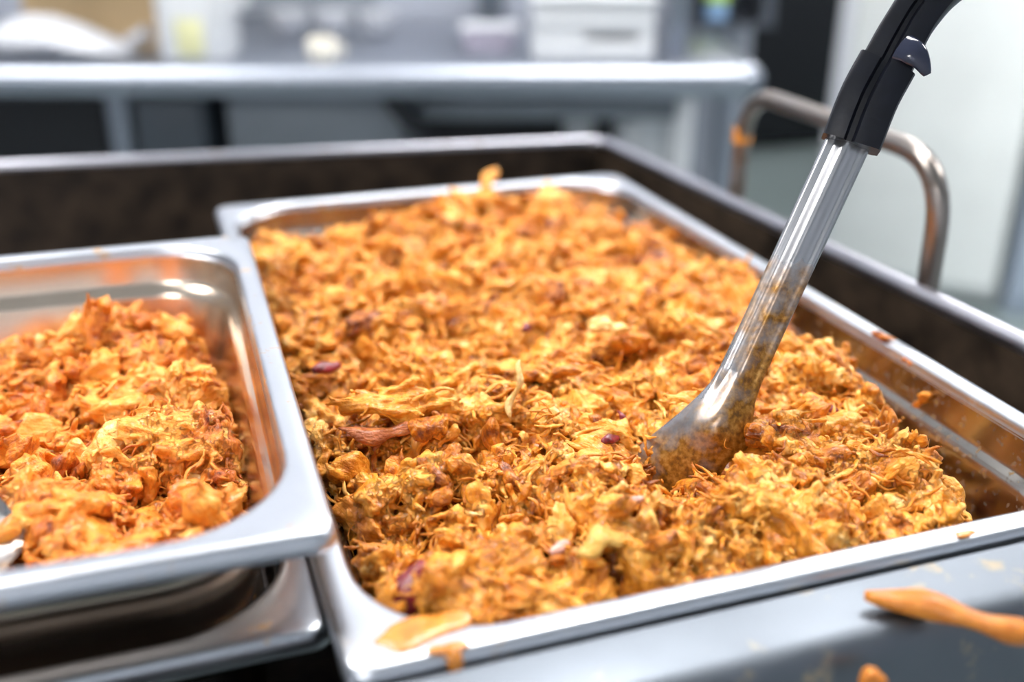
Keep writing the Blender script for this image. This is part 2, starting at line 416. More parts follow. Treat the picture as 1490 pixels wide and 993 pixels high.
def H_big(x, y):
    """height of the heap in the big pan, relative to the rim"""
    x = np.asarray(x, float); y = np.asarray(y, float)
    xe = np.interp(y, [.25, .29, .33, .37, .41, .445, .47, .50, .56, .62, .67, .72, .76], [.268, .280, .298, .308, .312, .300, .312, .326, .330, .325, .312, .312, .300])
    ye = np.interp(x, [.04, .09, .14, .19, .235, .28, .33], [.690, .690, .705, .722, .742, .728, .705])
    h = np.full(x.shape, -0.0085)
    pit = np.clip(vnoise(x+.7, y+.2, 14, 48)-.30, 0, 1)*1.7
    h -= .018*np.minimum(pit, 1)+.007*np.minimum(np.clip(vnoise(x+.1, y+.5, 15, 95)-.35, 0, 1)*2, 1)
    h += gauss(x, y, .225, .722, .045, .035, .007) + gauss(x, y, .13, .40, .05, .05, .005) + gauss(x, y, .29, .40, .035, .04, .006)
    h += gauss(x, y, .17, .30, .07, .03, .006) + gauss(x, y, .198, .322, .035, .018, .015) + gauss(x, y, .20, .56, .07, .07, .004)
    h -= gauss(x, y, .055, .345, .020, .035, .022) + gauss(x, y, .088, .380, .035, .010, .012, -.2) + gauss(x, y, .06, .46, .02, .03, .006)
    h -= gauss(x, y, .11, .365, .055, .012, .007, -0.35) + gauss(x, y, .255, .46, .05, .02, .006, 0.4) + gauss(x, y, .15, .50, .06, .016, .006, 0.2)
    h += vnoise(x, y, 11, 28)*.0075 + vnoise(x+.3, y+.1, 12, 70)*.0050 + vnoise(x, y, 13, 150)*.0018
    h -= np.clip(x-xe, 0, 1)*1.5 + np.clip(y-ye, 0, 1)*0.85
    h -= np.clip(.052-x, 0, 1)*0.45 + np.clip(.265-y, 0, 1)*0.35
    return np.maximum(h, -.093)

def H_left(x, y):
    """height of the heap in the smaller pan, relative to the big pan's rim"""
    x = np.asarray(x, float); y = np.asarray(y, float)
    h = np.full(x.shape, -.013)
    pit = np.clip(vnoise(x+.4, y+.9, 24, 42)-.32, 0, 1)*1.7
    h -= .014*np.minimum(pit, 1)+.007*np.minimum(np.clip(vnoise(x+.1, y+.5, 25, 80)-.35, 0, 1)*2, 1)+gauss(x, y, -.090, .345, .022, .022, .010)
    h += gauss(x, y, -.022, .525, .045, .045, .014) + gauss(x, y, -.005, .42, .04, .06, .012) + gauss(x, y, -.05, .35, .07, .05, .013)
    h -= gauss(x, y, -.055, .455, .030, .012, .012, .3) + gauss(x, y, -.028, .385, .015, .012, .010) + gauss(x, y, -.075, .49, .02, .015, .008)
    h += vnoise(x, y, 21, 26)*.0060 + vnoise(x+.2, y, 22, 60)*.0055 + vnoise(x, y, 23, 150)*.0015
    ye = np.interp(x, [-.2, -.09, -.03, .02], [.535, .538, .550, .520])
    h -= np.clip(y-ye, 0, 1)*1.1 + np.clip(x-.004, 0, 1)*0.9
    return np.maximum(h, -.031)

def in_rrect(x, y, x0, x1, y0, y1, r):
    dx = np.maximum(np.maximum(x0+r-x, x-(x1-r)), 0); dy = np.maximum(np.maximum(y0+r-y, y-(y1-r)), 0)
    return dx*dx+dy*dy <= r*r

# ---- piece shapes: (verts, quads, tris); x runs along the fibre
def grid_faces(n, rings):
    i = np.arange(n); q = []
    for k in range(rings-1):
        q.append(np.stack([k*n+i, k*n+(i+1) % n, (k+1)*n+(i+1) % n, (k+1)*n+i], 1))
    return np.concatenate(q)

def strand(seed, L, w, t, n=8, rings=10, bend=0.35, groove=0.20, lump=0.25, taper=0.45):
    r_ = np.random.default_rng(seed)
    s = np.linspace(0, 1, rings); th = np.linspace(0, 2*np.pi, n, endpoint=False)
    S_, T_ = np.meshgrid(s, th, indexing='ij')
    env = np.clip(np.sin(np.pi*np.clip(s*0.97+0.015, 0, 1)), 0, 1)**taper
    env = env*(1+lump*np.sin(s*r_.uniform(5, 11)+r_.uniform(0, 6))+lump*0.5*np.sin(s*r_.uniform(14, 20)+r_.uniform(0, 6)))
    rad = np.ones_like(S_)
    for k in (2, 4, 5):
        if k*2 <= n+2:
            rad += groove/(1+0.35*k)*1.2*np.sin(k*T_+r_.uniform(0, 6)+S_*r_.uniform(-2.5, 2.5))
    rad += lump*0.45*np.sin(T_*2+S_*r_.uniform(4, 9)+r_.uniform(0, 6))*np.sin(S_*r_.uniform(5, 12)+r_.uniform(0, 6))
    tw = r_.uniform(-1.4, 1.4)*s[:, None]
    yy = np.cos(T_)*rad*env[:, None]*w/2; zz = np.sin(T_)*rad*env[:, None]*t/2
    y2 = yy*np.cos(tw)-zz*np.sin(tw); z2 = yy*np.sin(tw)+zz*np.cos(tw)
    a, b_ = r_.uniform(-bend, bend), r_.uniform(-bend, bend)
    cx = (s-0.5)*L
    cy = a*L*(4*(s-0.5)**2-0.5)*0.5+0.06*L*np.sin(s*r_.uniform(5, 9)+r_.uniform(0, 6))
    cz = -abs(b_)*L*(4*(s-0.5)**2-0.3)*0.5+0.05*L*np.sin(s*r_.uniform(5, 9)+r_.uniform(0, 6))
    xx = cx[:, None]+0.10*w*np.sin(2*T_+r_.uniform(0, 6))*(np.abs(S_-0.5)*2)**3
    V = np.stack([np.broadcast_to(xx, y2.shape), y2+cy[:, None], z2+cz[:, None]], 2).reshape(-1, 3)
    q = grid_faces(n, rings)
    V = np.concatenate([V, [[cx[0]-0.02*L, cy[0], cz[0]], [cx[-1]+0.02*L, cy[-1], cz[-1]]]])
    i = np.arange(n); c0 = n*rings; o = n*(rings-1)
    tr = np.concatenate([np.stack([(i+1) % n, i, np.full(n, c0)], 1), np.stack([o+i, o+(i+1) % n, np.full(n, c0+1)], 1)])
    return V, q, tr

def join(parts):
    Vs, Qs, Ts, b = [], [], [], 0
    for V, q, t in parts:
        Vs.append(V); Qs.append(q+b); Ts.append(t+b); b += len(V)
    return np.concatenate(Vs), np.concatenate(Qs), np.concatenate(Ts)

def rotmat(yaw, pitch, roll):
    cy, sy, cp, sp, cr, sr = math.cos(yaw), math.sin(yaw), math.cos(pitch), math.sin(pitch), math.cos(roll), math.sin(roll)
    return np.array([[cy*cp, cy*sp*sr-sy*cr, cy*sp*cr+sy*sr], [sy*cp, sy*sp*sr+cy*cr, sy*sp*cr-cy*sr], [-sp, cp*sr, cp*cr]])

def clump(seed, L, w, k, hair=2):
    """a torn piece: a lumpy core with parallel fibre strands peeling off it"""
    r_ = np.random.default_rng(seed)
    parts = [strand(seed+1, L, w, w*r_.uniform(.55, .8), 16, 16, 0.16, 0.20, 0.30, 0.25)]
    for j in range(k):
        l = L*r_.uniform(.45, .95); ww = w*r_.uniform(.14, .30)
        V, q, t = strand(seed+10+j, l, ww, ww*r_.uniform(.6, .95), 8, 10, 0.14, 0.15, 0.22, .25)
        V = V @ rotmat(r_.normal(0, .20), r_.normal(0, .13), r_.uniform(0, 6)).T
        V = V + [r_.uniform(-.25, .25)*L, r_.uniform(-.42, .42)*w, r_.uniform(.02, .26)*w]
        parts.append((V, q, t))
    for j in range(hair):
        V, q, t = strand(seed+60+j, L*r_.uniform(.4, .9), .0007, .0006, 5, 9, 0.7, 0.0, 0.2)
        V = V @ rotmat(r_.normal(0, .6), r_.normal(0, .5), 0).T + [r_.uniform(-.3, .3)*L, r_.uniform(-.4, .4)*w, w*.3]
        parts.append((V, q, t))
    return join(parts)

def curd(seed, s, n=9, rings=7):
    return strand(seed, s*1.3, s, s*.85, n, rings, 0.10, 0.20, 0.25, 0.40)

STR = [strand(100+i, rng.uniform(.008, .019), rng.uniform(.0012, .0024), rng.uniform(.0010, .0016), 7, 8, .13, .15, .18, .30) for i in range(36)]
FAT = [strand(150+i, rng.uniform(.010, .024), rng.uniform(.0028, .0056), rng.uniform(.0024, .0040), 10, 12, .14, .22, .30, .18) for i in range(40)]
CRD = [curd(200+i, rng.uniform(.0038, .0080), 10, 8) for i in range(30)]
HAIR = [strand(300+i, rng.uniform(.008, .018), rng.uniform(.0005, .0008), .0005, 5, 8, 0.8, 0.0, 0.15) for i in range(12)]
CLP = [clump(400+100*i, rng.uniform(.013, .023), rng.uniform(.0060, .0100), 7, 0) for i in range(16)]
CHK = [clump(3000+100*i, rng.uniform(.022, .036), rng.uniform(.012, .019), 9, 0) for i in range(14)]

def voxel_fuse(V, Q, T, size, smooth=1):
    """melt overlapping pieces into one wet surface"""
    me = mesh_np('fuse_source', V, Q, T if len(T) else None)
    o = bpy.data.objects.new('fuse_source', me); C.objects.link(o)
    md = o.modifiers.new('fuse', 'REMESH'); md.mode = 'VOXEL'; md.voxel_size = size; md.adaptivity = 0.0
    if smooth:
        ms = o.modifiers.new('soften', 'SMOOTH'); ms.factor = 0.4; ms.iterations = smooth
    dg = bpy.context.evaluated_depsgraph_get()
    ev = bpy.data.meshes.new_from_object(o.evaluated_get(dg))
    nv = len(ev.vertices); co = np.empty(nv*3, np.float32); ev.vertices.foreach_get('co', co)
    npo = len(ev.polygons); lt = np.empty(npo, np.int32); ls = np.empty(npo, np.int32)
    ev.polygons.foreach_get('loop_total', lt); ev.polygons.foreach_get('loop_start', ls)
    lv = np.empty(len(ev.loops), np.int32); ev.loops.foreach_get('vertex_index', lv)
    q = lv[ls[lt == 4][:, None]+np.arange(4)]; t = lv[ls[lt == 3][:, None]+np.arange(3)]
    bpy.data.objects.remove(o); bpy.data.meshes.remove(me); bpy.data.meshes.remove(ev)
    return co.reshape(-1, 3).astype(float), q, t

def noise3(P, freq, seed):
    g = np.random.default_rng(seed).uniform(-1, 1, (32, 32, 32)); X = P*freq
    i = np.floor(X).astype(int); f = X-i; f = f*f*(3-2*f); out = 0
    for dx in (0, 1):
        for dy in (0, 1):
            for dz in (0, 1):
                wgt = (f[:, 0] if dx else 1-f[:, 0])*(f[:, 1] if dy else 1-f[:, 1])*(f[:, 2] if dz else 1-f[:, 2])
                out = out+wgt*g[(i[:, 0]+dx) % 32, (i[:, 1]+dy) % 32, (i[:, 2]+dz) % 32]
    return out

def roughen(V, q, F, amp):
    """push the wet surface in and out along the fibres"""
    n = np.zeros_like(V); fn = np.cross(V[q[:, 2]]-V[q[:, 0]], V[q[:, 3]]-V[q[:, 1]])
    for k in range(4): np.add.at(n, q[:, k], fn)
    n /= np.maximum(np.linalg.norm(n, axis=1), 1e-12)[:, None]
    d = noise3(F*np.array([.28, 1, 1]), 620, 5)*.65+noise3(V, 330, 6)*.75
    return V+n*(d*amp)[:, None]

def fused(kinds_items, size, smooth=1, rough=.0007):
    """fuse scattered pieces; every vertex keeps the colour and the fibre frame of the piece nearest to it"""
    Vs, Qs, Ts, ids, b, k = [], [], [], [], 0, 0
    P, RM, SC, RN = [], [], [], []
    for kinds, items in kinds_items:
        for kk, p, Rm, s, rnd in items:
            V, q, t = kinds[kk]
            Vs.append((V*s) @ Rm.T+p); Qs.append(q+b); Ts.append(t+b); ids.append(np.full(len(V), k)); b += len(V); k += 1
            P.append(p); RM.append(Rm); SC.append(s); RN.append(rnd)
    V0 = np.concatenate(Vs); ids = np.concatenate(ids)
    V, q, t = voxel_fuse(V0, np.concatenate(Qs), np.concatenate(Ts), size, smooth)
    from mathutils.kdtree import KDTree
    sub = np.arange(0, len(V0), 3); kd = KDTree(len(sub))
    for i, j in enumerate(sub): kd.insert(V0[j], int(ids[j]))
    kd.balance()
    # look up on a coarse lattice, then share inside each cell
    cell = np.floor(V/(size*1.6)).astype(np.int64); key = (cell[:, 0]+4096)*(1 << 40)+(cell[:, 1]+4096)*(1 << 20)+cell[:, 2]+4096
    uk, first, inv = np.unique(key, return_index=True, return_inverse=True)
    near = np.array([kd.find(V[i])[1] for i in first]); ni = near
    # kd index is the insertion payload
    nid = ni[inv]
    P = np.array(P); RM = np.array(RM); SC = np.array(SC); RN = np.array(RN)
    F = np.einsum('ij,ijk->ik', V-P[nid], RM[nid])/SC[nid][:, None]+RN[nid][:, None]*.37
    V = roughen(V, q, F, rough)
    return V, q, t, F, RN[nid]

def fuse_variant(var, size):
    V, q, t = voxel_fuse(var[0], var[1], var[2], size, 1)
    return roughen(V, q, V, .0006), q, t
CLP_F = [fuse_variant(v, .0008) for v in CLP]
CHK_F = [fuse_variant(v, .0011) for v in CHK]

SPOON = {}
def spoon_clear(P):
    return np.zeros(len(P), bool)

def scatter(kinds, Hf, box, count, seed, seeds_n, inside, lift=(-.001, .003), tilt=.35, clump_amp=.003, dens=None, yawj=.55):
    """returns per-piece: variant, position, rotation matrix, scale, rnd. Neighbours share a lie, as torn meat does"""
    r_ = np.random.default_rng(seed)
    x = r_.uniform(box[0], box[1], count*3); y = r_.uniform(box[2], box[3], count*3)
    ok = inside(x, y)
    if dens is not None: ok &= r_.uniform(0, 1, len(x)) < dens(x, y)
    x = x[ok][:count]; y = y[ok][:count]
    sd = np.stack([r_.uniform(box[0], box[1], seeds_n), r_.uniform(box[2], box[3], seeds_n)], 1)
    syaw = r_.uniform(0, math.pi*2, seeds_n); soff = r_.normal(0, clump_amp, seeds_n); scol = r_.uniform(0, 1, seeds_n); spit = r_.normal(0, .22, seeds_n)
    P = np.stack([x, y], 1)
    near = np.empty(len(P), int)
    for a in range(0, len(P), 4000):
        near[a:a+4000] = ((P[a:a+4000, None, :]-sd[None])**2).sum(2).argmin(1)
    e = .0025
    z = Hf(x, y); gx = np.clip((Hf(x+e, y)-Hf(x-e, y))/(2*e), -1.2, 1.2); gy = np.clip((Hf(x, y+e)-Hf(x, y-e))/(2*e), -1.2, 1.2)
    z = z+soff[near]*np.clip(1-np.hypot(gx, gy)*.6, 0, 1)+r_.uniform(lift[0], lift[1], len(x))
    out = []
    for i in range(len(x)):
        nrm = np.array([-gx[i], -gy[i], 1.0]); nrm /= np.linalg.norm(nrm)
        yaw = syaw[near[i]]+r_.normal(0, yawj)
        tx = np.array([math.cos(yaw), math.sin(yaw), 0.0]); tx -= nrm*tx.dot(nrm); tx /= np.linalg.norm(tx)
        ty = np.cross(nrm, tx)
        Rm = np.stack([tx, ty, nrm], 1) @ rotmat(0, spit[near[i]]+r_.normal(0, tilt), r_.normal(0, .5))
        out.append((int(r_.integers(len(kinds))), np.array([x[i], y[i], z[i]]), Rm, r_.uniform(.8, 1.25), (.45*scol[near[i]]+.55*r_.uniform()) % 1))
    return out

def realise(name, fuses, groups, base, mat):
    """one mesh for all the loose pieces nobody could count"""
    Vs, Qs, Ts, Fs, Rs, b = [], [], [], [], [], 0
    for V, q, t, F, rn in fuses:
        Vs.append(V); Qs.append(q+b); Ts.append(t+b); Fs.append(F); Rs.append(rn); b += len(V)
    for kinds, items in groups:
        for k, p, Rm, s, rnd in items:
            V, q, t = kinds[k]
            Vs.append((V*s) @ Rm.T+p); Qs.append(q+b); Ts.append(t+b); Fs.append(V+rnd*0.37); Rs.append(np.full(len(V), rnd)); b += len(V)
    V, q = base
    Vs.append(V); Qs.append(q+b); Fs.append(V); Rs.append(np.full(len(V), .1)); b += len(V)  # constant low tone for the base, put in to deepen shade in the gaps
    V = np.concatenate(Vs); V[:, 2] += Z0
    me = mesh_np(name, V, np.concatenate(Qs), np.concatenate(Ts))
    print(name, 'faces', len(me.polygons))
    set_attr(me, 'fib', 'FLOAT_VECTOR', np.concatenate(Fs)); set_attr(me, 'rnd', 'FLOAT', np.concatenate(Rs))
    o = link(name, me, mat); o['kind'] = 'stuff'
    return o

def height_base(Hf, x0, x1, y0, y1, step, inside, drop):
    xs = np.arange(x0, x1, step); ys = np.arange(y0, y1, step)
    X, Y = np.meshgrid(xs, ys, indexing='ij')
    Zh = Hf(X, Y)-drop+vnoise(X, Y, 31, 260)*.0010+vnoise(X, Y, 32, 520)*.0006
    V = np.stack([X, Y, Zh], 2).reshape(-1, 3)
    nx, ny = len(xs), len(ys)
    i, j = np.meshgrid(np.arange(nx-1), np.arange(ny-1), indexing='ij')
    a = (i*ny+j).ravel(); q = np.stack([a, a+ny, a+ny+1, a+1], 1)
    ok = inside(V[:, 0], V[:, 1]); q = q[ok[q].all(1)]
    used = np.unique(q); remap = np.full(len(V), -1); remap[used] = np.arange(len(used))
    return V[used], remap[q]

def wall_inset(z):       # inner wall distance from the outer rim at height z below a rim
    return np.interp(-z, [0, .005, .018, .0232, .028, .084, .094], [.012, .0119, .0128, .0172, .0189, .0245, .030])

def inside_big(x, y, m=.0035):
    ins = wall_inset(np.minimum(H_big(x, y), 0))+m
    return in_rrect(x, y, BX0+ins, BX1-ins, BY0+ins, BY1-ins, .046)

def inside_left(x, y, m=.0035):
    ins = wall_inset(np.minimum(H_left(x, y)-.030, 0))+m
    return in_rrect(x, y, LCX-LW/2+ins, LCX+LW/2-ins, LCY-LL/2+ins, LCY+LL/2-ins, .046)

# serving spoon frame (needed to keep the chicken off the bowl's back)
SN = np.array([0.2211, 0.3449, 0.0282])            # neck
SJ = np.array([0.2766, 0.3676, 0.1192])            # where the steel enters the plastic grip
SA = (SJ-SN)/np.linalg.norm(SJ-SN)
tocam = np.array([0, 0, CAM_H])-SN; tocam /= np.linalg.norm(tocam)
SNORM = tocam-SA*tocam.dot(SA); SNORM /= np.linalg.norm(SNORM)
SSIDE = np.cross(SA, SNORM)                         # to the picture's right or left; see the builder
def keep_clear(items, rad):
    out = []
    for it in items:
        d = it[1]-SN; u = -d.dot(SA); v = d.dot(SSIDE); n = d.dot(SNORM)
        hw = np.interp(u, [-.02, 0, .02, .04, .06, .09], [.010, .012, .016, .026, .034, .034])
        if -.03 < u < .027 and abs(v) < hw+rad*.4 and -rad < n < .035 and it[1][2] > -.02: continue
        if .027 <= u < .09 and abs(v) < hw and -rad < n < .004+rad*.6: continue
        out.append(it)
    return out

def walls_ok(items, kinds, rect, zr, zfloor):
    """push pieces that would poke through a pan wall inwards; drop what still does not fit"""
    out = []; x0, x1, y0, y1 = rect; cxm, cym = (x0+x1)/2, (y0+y1)/2
    for k, p, Rm, s, rnd in items:
        W_ = (kinds[k][0]*s) @ Rm.T
        for tr in range(4):
            V = W_+p; ins = wall_inset(np.minimum(V[:, 2]-zr, 0))+.0006
            dx = np.maximum(x0+ins-V[:, 0], 0).max()-np.maximum(V[:, 0]-(x1-ins), 0).max()
            dy = np.maximum(y0+ins-V[:, 1], 0).max()-np.maximum(V[:, 1]-(y1-ins), 0).max()
            r = .046; a_ = x0+ins+r; b_ = x1-ins-r; c_ = y0+ins+r; d_ = y1-ins-r
            ex = np.maximum(np.maximum(a_-V[:, 0], V[:, 0]-b_), 0); ey = np.maximum(np.maximum(c_-V[:, 1], V[:, 1]-d_), 0)
            over = np.where((ex > 0) & (ey > 0), np.hypot(ex, ey)-r, 0).max()
            low = max(0.0, zfloor-V[:, 2].min())
            if abs(dx) < 1e-6 and abs(dy) < 1e-6 and over <= 0 and low <= 0:
                out.append((k, p, Rm, s, rnd)); break
            q = np.array([dx, dy, low])
            if over > 0:
                g = np.array([cxm-p[0], cym-p[1]]); g /= np.linalg.norm(g); q[:2] += g*over*1.1
            p = p+q
    return out
RB = (BX0, BX1, BY0, BY1); RL = (LCX-LW/2+.002, LCX+LW/2-.002, LCY-LL/2+.002, LCY+LL/2-.002)
def wb(kinds, items): return (kinds, walls_ok(items, kinds, RB, 0, -.098))
def wl(kinds, items): return (kinds, walls_ok(items, kinds, RL, .030, -.0335))
BXF = (.035, .355, .25, .53); BXB = (.035, .355, .515, .775)
front = [wb(FAT, keep_clear(scatter(FAT, H_big, BXF, 1700, 41, 300, inside_big, (-.004, .003), .30, .0034), .004)),
         wb(CLP, keep_clear(scatter(CLP, H_big, BXF, 420, 45, 200, inside_big, (-.004, .003), .28, .004), .006)),
         wb(CHK, keep_clear(scatter(CHK, H_big, BXF, 110, 145, 110, inside_big, (-.004, .002), .25, .004), .009)),
         wb(STR, keep_clear(scatter(STR, H_big, BXF, 1700, 49, 420, inside_big, (-.001, .004), .30, .0034, None, .22), .004)),
         wb(CRD, keep_clear(scatter(CRD, H_big, BXF, 900, 43, 260, inside_big, (-.003, .003), .5, .0034), .004))]
back = [wb(FAT, scatter(FAT, H_big, BXB, 1500, 46, 170, inside_big, (-.004, .003), .30, .0040)),
        wb(CLP, scatter(CLP, H_big, BXB, 330, 47, 130, inside_big, (-.004, .004), .28, .005)),
        wb(CHK, scatter(CHK, H_big, BXB, 70, 147, 70, inside_big, (-.004, .002), .25, .004)),
        wb(CRD, scatter(CRD, H_big, BXB, 800, 48, 170, inside_big, (-.003, .003), .5, .0040))]
loose = [wb(STR, keep_clear(scatter(STR, H_big, (.035, .355, .25, .60), 1800, 42, 500, inside_big, (.0005, .0045), .30, .0034, None, .25), .003)),
         wb(HAIR, keep_clear(scatter(HAIR, H_big, (.035, .355, .25, .50), 700, 44, 300, inside_big, (.001, .0050), .5, .003), .002))]
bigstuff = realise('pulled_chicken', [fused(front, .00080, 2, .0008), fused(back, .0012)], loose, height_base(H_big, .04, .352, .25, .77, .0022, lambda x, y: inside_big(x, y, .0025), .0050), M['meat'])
tag(bigstuff, 'mass of shredded chicken in orange sauce filling the large pan', 'chicken')

BXL = (-.13, .03, .28, .60)
lf = [wl(FAT, scatter(FAT, H_left, BXL, 700, 51, 90, inside_left, (-.004, .003), .30, .003)),
      wl(CHK, scatter(CHK, H_left, BXL, 100, 52, 70, inside_left, (-.005, .001), .25, .003)),
      wl(STR, scatter(STR, H_left, BXL, 600, 56, 120, inside_left, (-.001, .004), .30, .003, None, .22)),
      wl(CRD, scatter(CRD, H_left, BXL, 350, 53, 90, inside_left, (-.003, .003), .5, .003))]
ll = [wl(STR, scatter(STR, H_left, BXL, 500, 55, 130, inside_left, (.000, .0045), .30, .003, None, .25)),
      wl(HAIR, scatter(HAIR, H_left, BXL, 260, 54, 100, inside_left, (.001, .005), .5, .003))]
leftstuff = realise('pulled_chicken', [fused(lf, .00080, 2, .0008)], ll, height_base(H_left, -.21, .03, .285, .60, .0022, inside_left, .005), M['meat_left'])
tag(leftstuff, 'mass of shredded chicken in red-orange sauce filling the smaller pan', 'chicken')

# ---- the larger pieces, one object each
def piece_mesh(name, var, mat):
    V, q, t = var
    me = mesh_np(name, V, q, t)
    set_attr(me, 'fib', 'FLOAT_VECTOR', V); set_attr(me, 'rnd', 'FLOAT', np.zeros(len(V)))
    me.materials.append(mat); return me

def put(name, me, p, Rm, s, label, cat, group):
    o = bpy.data.objects.new(name, me); C.objects.link(o)
    m4 = Matrix([[Rm[i][j]*s for j in range(3)]+[0] for i in range(3)]+[[0, 0, 0, 1]])
    o.matrix_world = Matrix.Translation((p[0], p[1], p[2]+Z0)) @ m4
    tag(o, label, cat, group); return o

CLP_ME = [piece_mesh('chicken_piece', v, M['meat']) for v in CLP_F]
CLPL_ME = [piece_mesh('chicken_piece', v, M['meat_left']) for v in CLP_F]
CHK_ME = [piece_mesh('chicken_piece', v, M['meat_left']) for v in CHK_F]
CHKB_ME = [piece_mesh('chicken_piece', v, M['meat']) for v in CHK_F]
for it in wb(CHK, keep_clear(scatter(CHK, H_big, (.035, .355, .25, .76), 70, 64, 70, lambda x, y: inside_big(x, y, .012), (.000, .004), .25, .002), .010))[1]:
    put('chicken_piece', CHKB_ME[it[0]], it[1], it[2], it[3]*.9, 'torn piece of orange sauced chicken on the heap in the large pan', 'chicken', 'torn chicken pieces in the large pan')
for it in wb(CLP, keep_clear(scatter(CLP, H_big, (.035, .355, .25, .76), 130, 61, 130, lambda x, y: inside_big(x, y, .008), (.000, .004), .32, .002, lambda x, y: np.clip(1.3-np.clip(y-.36, 0, 1)*2.4, .3, 1)), .007))[1]:
    put('chicken_piece', CLP_ME[it[0]], it[1], it[2], it[3], 'torn piece of orange sauced chicken on the heap in the large pan', 'chicken', 'torn chicken pieces in the large pan')
inl = lambda x, y: inside_left(x, y, .014)
for it in wl(CHK, scatter(CHK, H_left, (-.12, .028, .29, .59), 46, 62, 46, inl, (.000, .004), .22, .001))[1]:
    put('chicken_piece', CHK_ME[it[0]], it[1], it[2], it[3], 'torn chunk of chicken on the heap in the smaller pan', 'chicken', 'chicken chunks in the smaller pan')
for it in wl(CLP, scatter(CLP, H_left, (-.12, .028, .29, .59), 60, 63, 60, inl, (.001, .005), .30, .002))[1]:
    put('chicken_piece', CLPL_ME[it[0]], it[1], it[2], it[3], 'torn chunk of chicken on the heap in the smaller pan', 'chicken', 'chicken chunks in the smaller pan')

# ---- pieces that stand out by themselves
def lay(x, y, z, yaw, pitch=0.0, roll=0.0):
    return np.array([x, y, z]), rotmat(yaw, pitch, roll)
def special(name, var, mat, x, y, z, yaw, pitch, roll, s, label, cat='chicken'):
    p, Rm = lay(x, y, z, yaw, pitch, roll)
    return put(name, piece_mesh(name, var, M[mat]), p, Rm, s, label, cat, None) if False else tag(put_plain(name, var, M[mat], p, Rm, s), label, cat)
def put_plain(name, var, mat, p, Rm, s):
    if len(var[0]) > 500: var = fuse_variant(var, .0006)
    o = bpy.data.objects.new(name, piece_mesh(name, var, mat)); C.objects.link(o)
    m4 = Matrix([[Rm[i][j]*s for j in range(3)]+[0] for i in range(3)]+[[0, 0, 0, 1]])
    o.matrix_world = Matrix.Translation((p[0], p[1], p[2]+Z0)) @ m4
    return o
special('chicken_chunk', clump(9001, .050, .015, 14, 4), 'meat', .086, .404, .006, -.12, .05, .25, 1, 'long sauced chicken chunk overhanging a dark hollow near the smaller pan')
special('chicken_skin', strand(9051, .032, .0080, .0040, 14, 16, .25, .15, .25, .45), 'meat_brown', .0735, .3915, .0015, -.22, .10, .5, 1, 'glossy browned strip of chicken skin under the overhanging chunk')
special('chicken_shred', strand(9101, .026, .0045, .0022, 10, 14, .2), 'meat_pale', .137, .393, .012, .9, -.9, .3, 1, 'long pale chicken shred sticking up out of the heap')
special('chicken_chunk', clump(9201, .024, .009, 6, 2), 'meat_pale', .209, .455, .008, 2.2, .2, .2, 1, 'pale whitish chicken chunk half buried behind the spoon')
special('chicken_slice', strand(9301, .021, .009, .0042, 12, 12, .12, .05, .10, .30), 'meat_slice', .130, .280, .006, .35, .05, .25, 1, 'smooth flat yellowish chicken slice by the front rim')
special('chicken_strip', strand(9401, .060, .0105, .0075, 12, 22, .18, .12, .18, .28), 'meat_dark', .2285, .2115, .0008, -.55, .10, .2, 1, 'long orange chicken strip fallen on the steel front ledge')
special('chicken_crumb', curd(9501, .0075), 'meat_dark', .1905, .2052, -.0105, .3, .6, 0, 1, 'small orange chicken crumb stuck on the front steel face')
special('chicken_strip', clump(9601, .020, .006, 4, 1), 'meat', .345, .372, -.018, 1.2, .9, 0, 1, 'orange strip of chicken stuck on the inner right wall of the large pan')
special('chicken_crumb', clump(9701, .014, .004, 3, 1), 'meat', .348, .412, .0012, 1.9, 0, 0, 1, 'small shred of chicken lying across the right rim of the large pan')
special('chicken_crumb', clump(9751, .009, .0035, 3, 1), 'meat_brown', .3465, .389, -.003, 1.5, .2, 0, 1, 'tiny browned shred below the right rim of the large pan')
special('chicken_piece', clump(9801, .026, .010, 7, 2), 'meat_left', .232, .733, .012, .8, -.7, 0, 1, 'reddish chicken piece peaking above the back rim of the large pan')

def onion(seed, L, w, th):
    """a curved wedge of onion layer"""
    r_ = np.random.default_rng(seed); nx, ny = 9, 6; r0 = r_.uniform(0, 6)
    V = []
    for side in (1, -1):
        for i in range(nx):
            for j in range(ny):
                a = (i/(nx-1)-.5); b = (j/(ny-1)-.5)
                ww = w*(1-1.1*abs(a))
                V.append((a*L, b*ww+.15*L*a, -.55*L*a*a-.5*w*b*b+.10*L*math.sin(5*a+r0)+side*th/2*(1-1.2*a*a)*(1-.8*b*b)))
    q = []; o = nx*ny
    for i in range(nx-1):
        for j in range(ny-1):
            a = i*ny+j; q += [(a, a+ny, a+ny+1, a+1), (o+a, o+a+1, o+a+ny+1, o+a+ny)]
    for i in range(nx-1):
        a = i*ny; q += [(a, o+a, o+a+ny, a+ny)]; a = i*ny+ny-1; q += [(a, a+ny, o+a+ny, o+a)]
    for j in range(ny-1):
        a = j; q += [(a, a+1, o+a+1, o+a)]; a = (nx-1)*ny+j; q += [(a, o+a, o+a+1, a+1)]
    return np.array(V), np.array(q), np.zeros((0, 3), int)
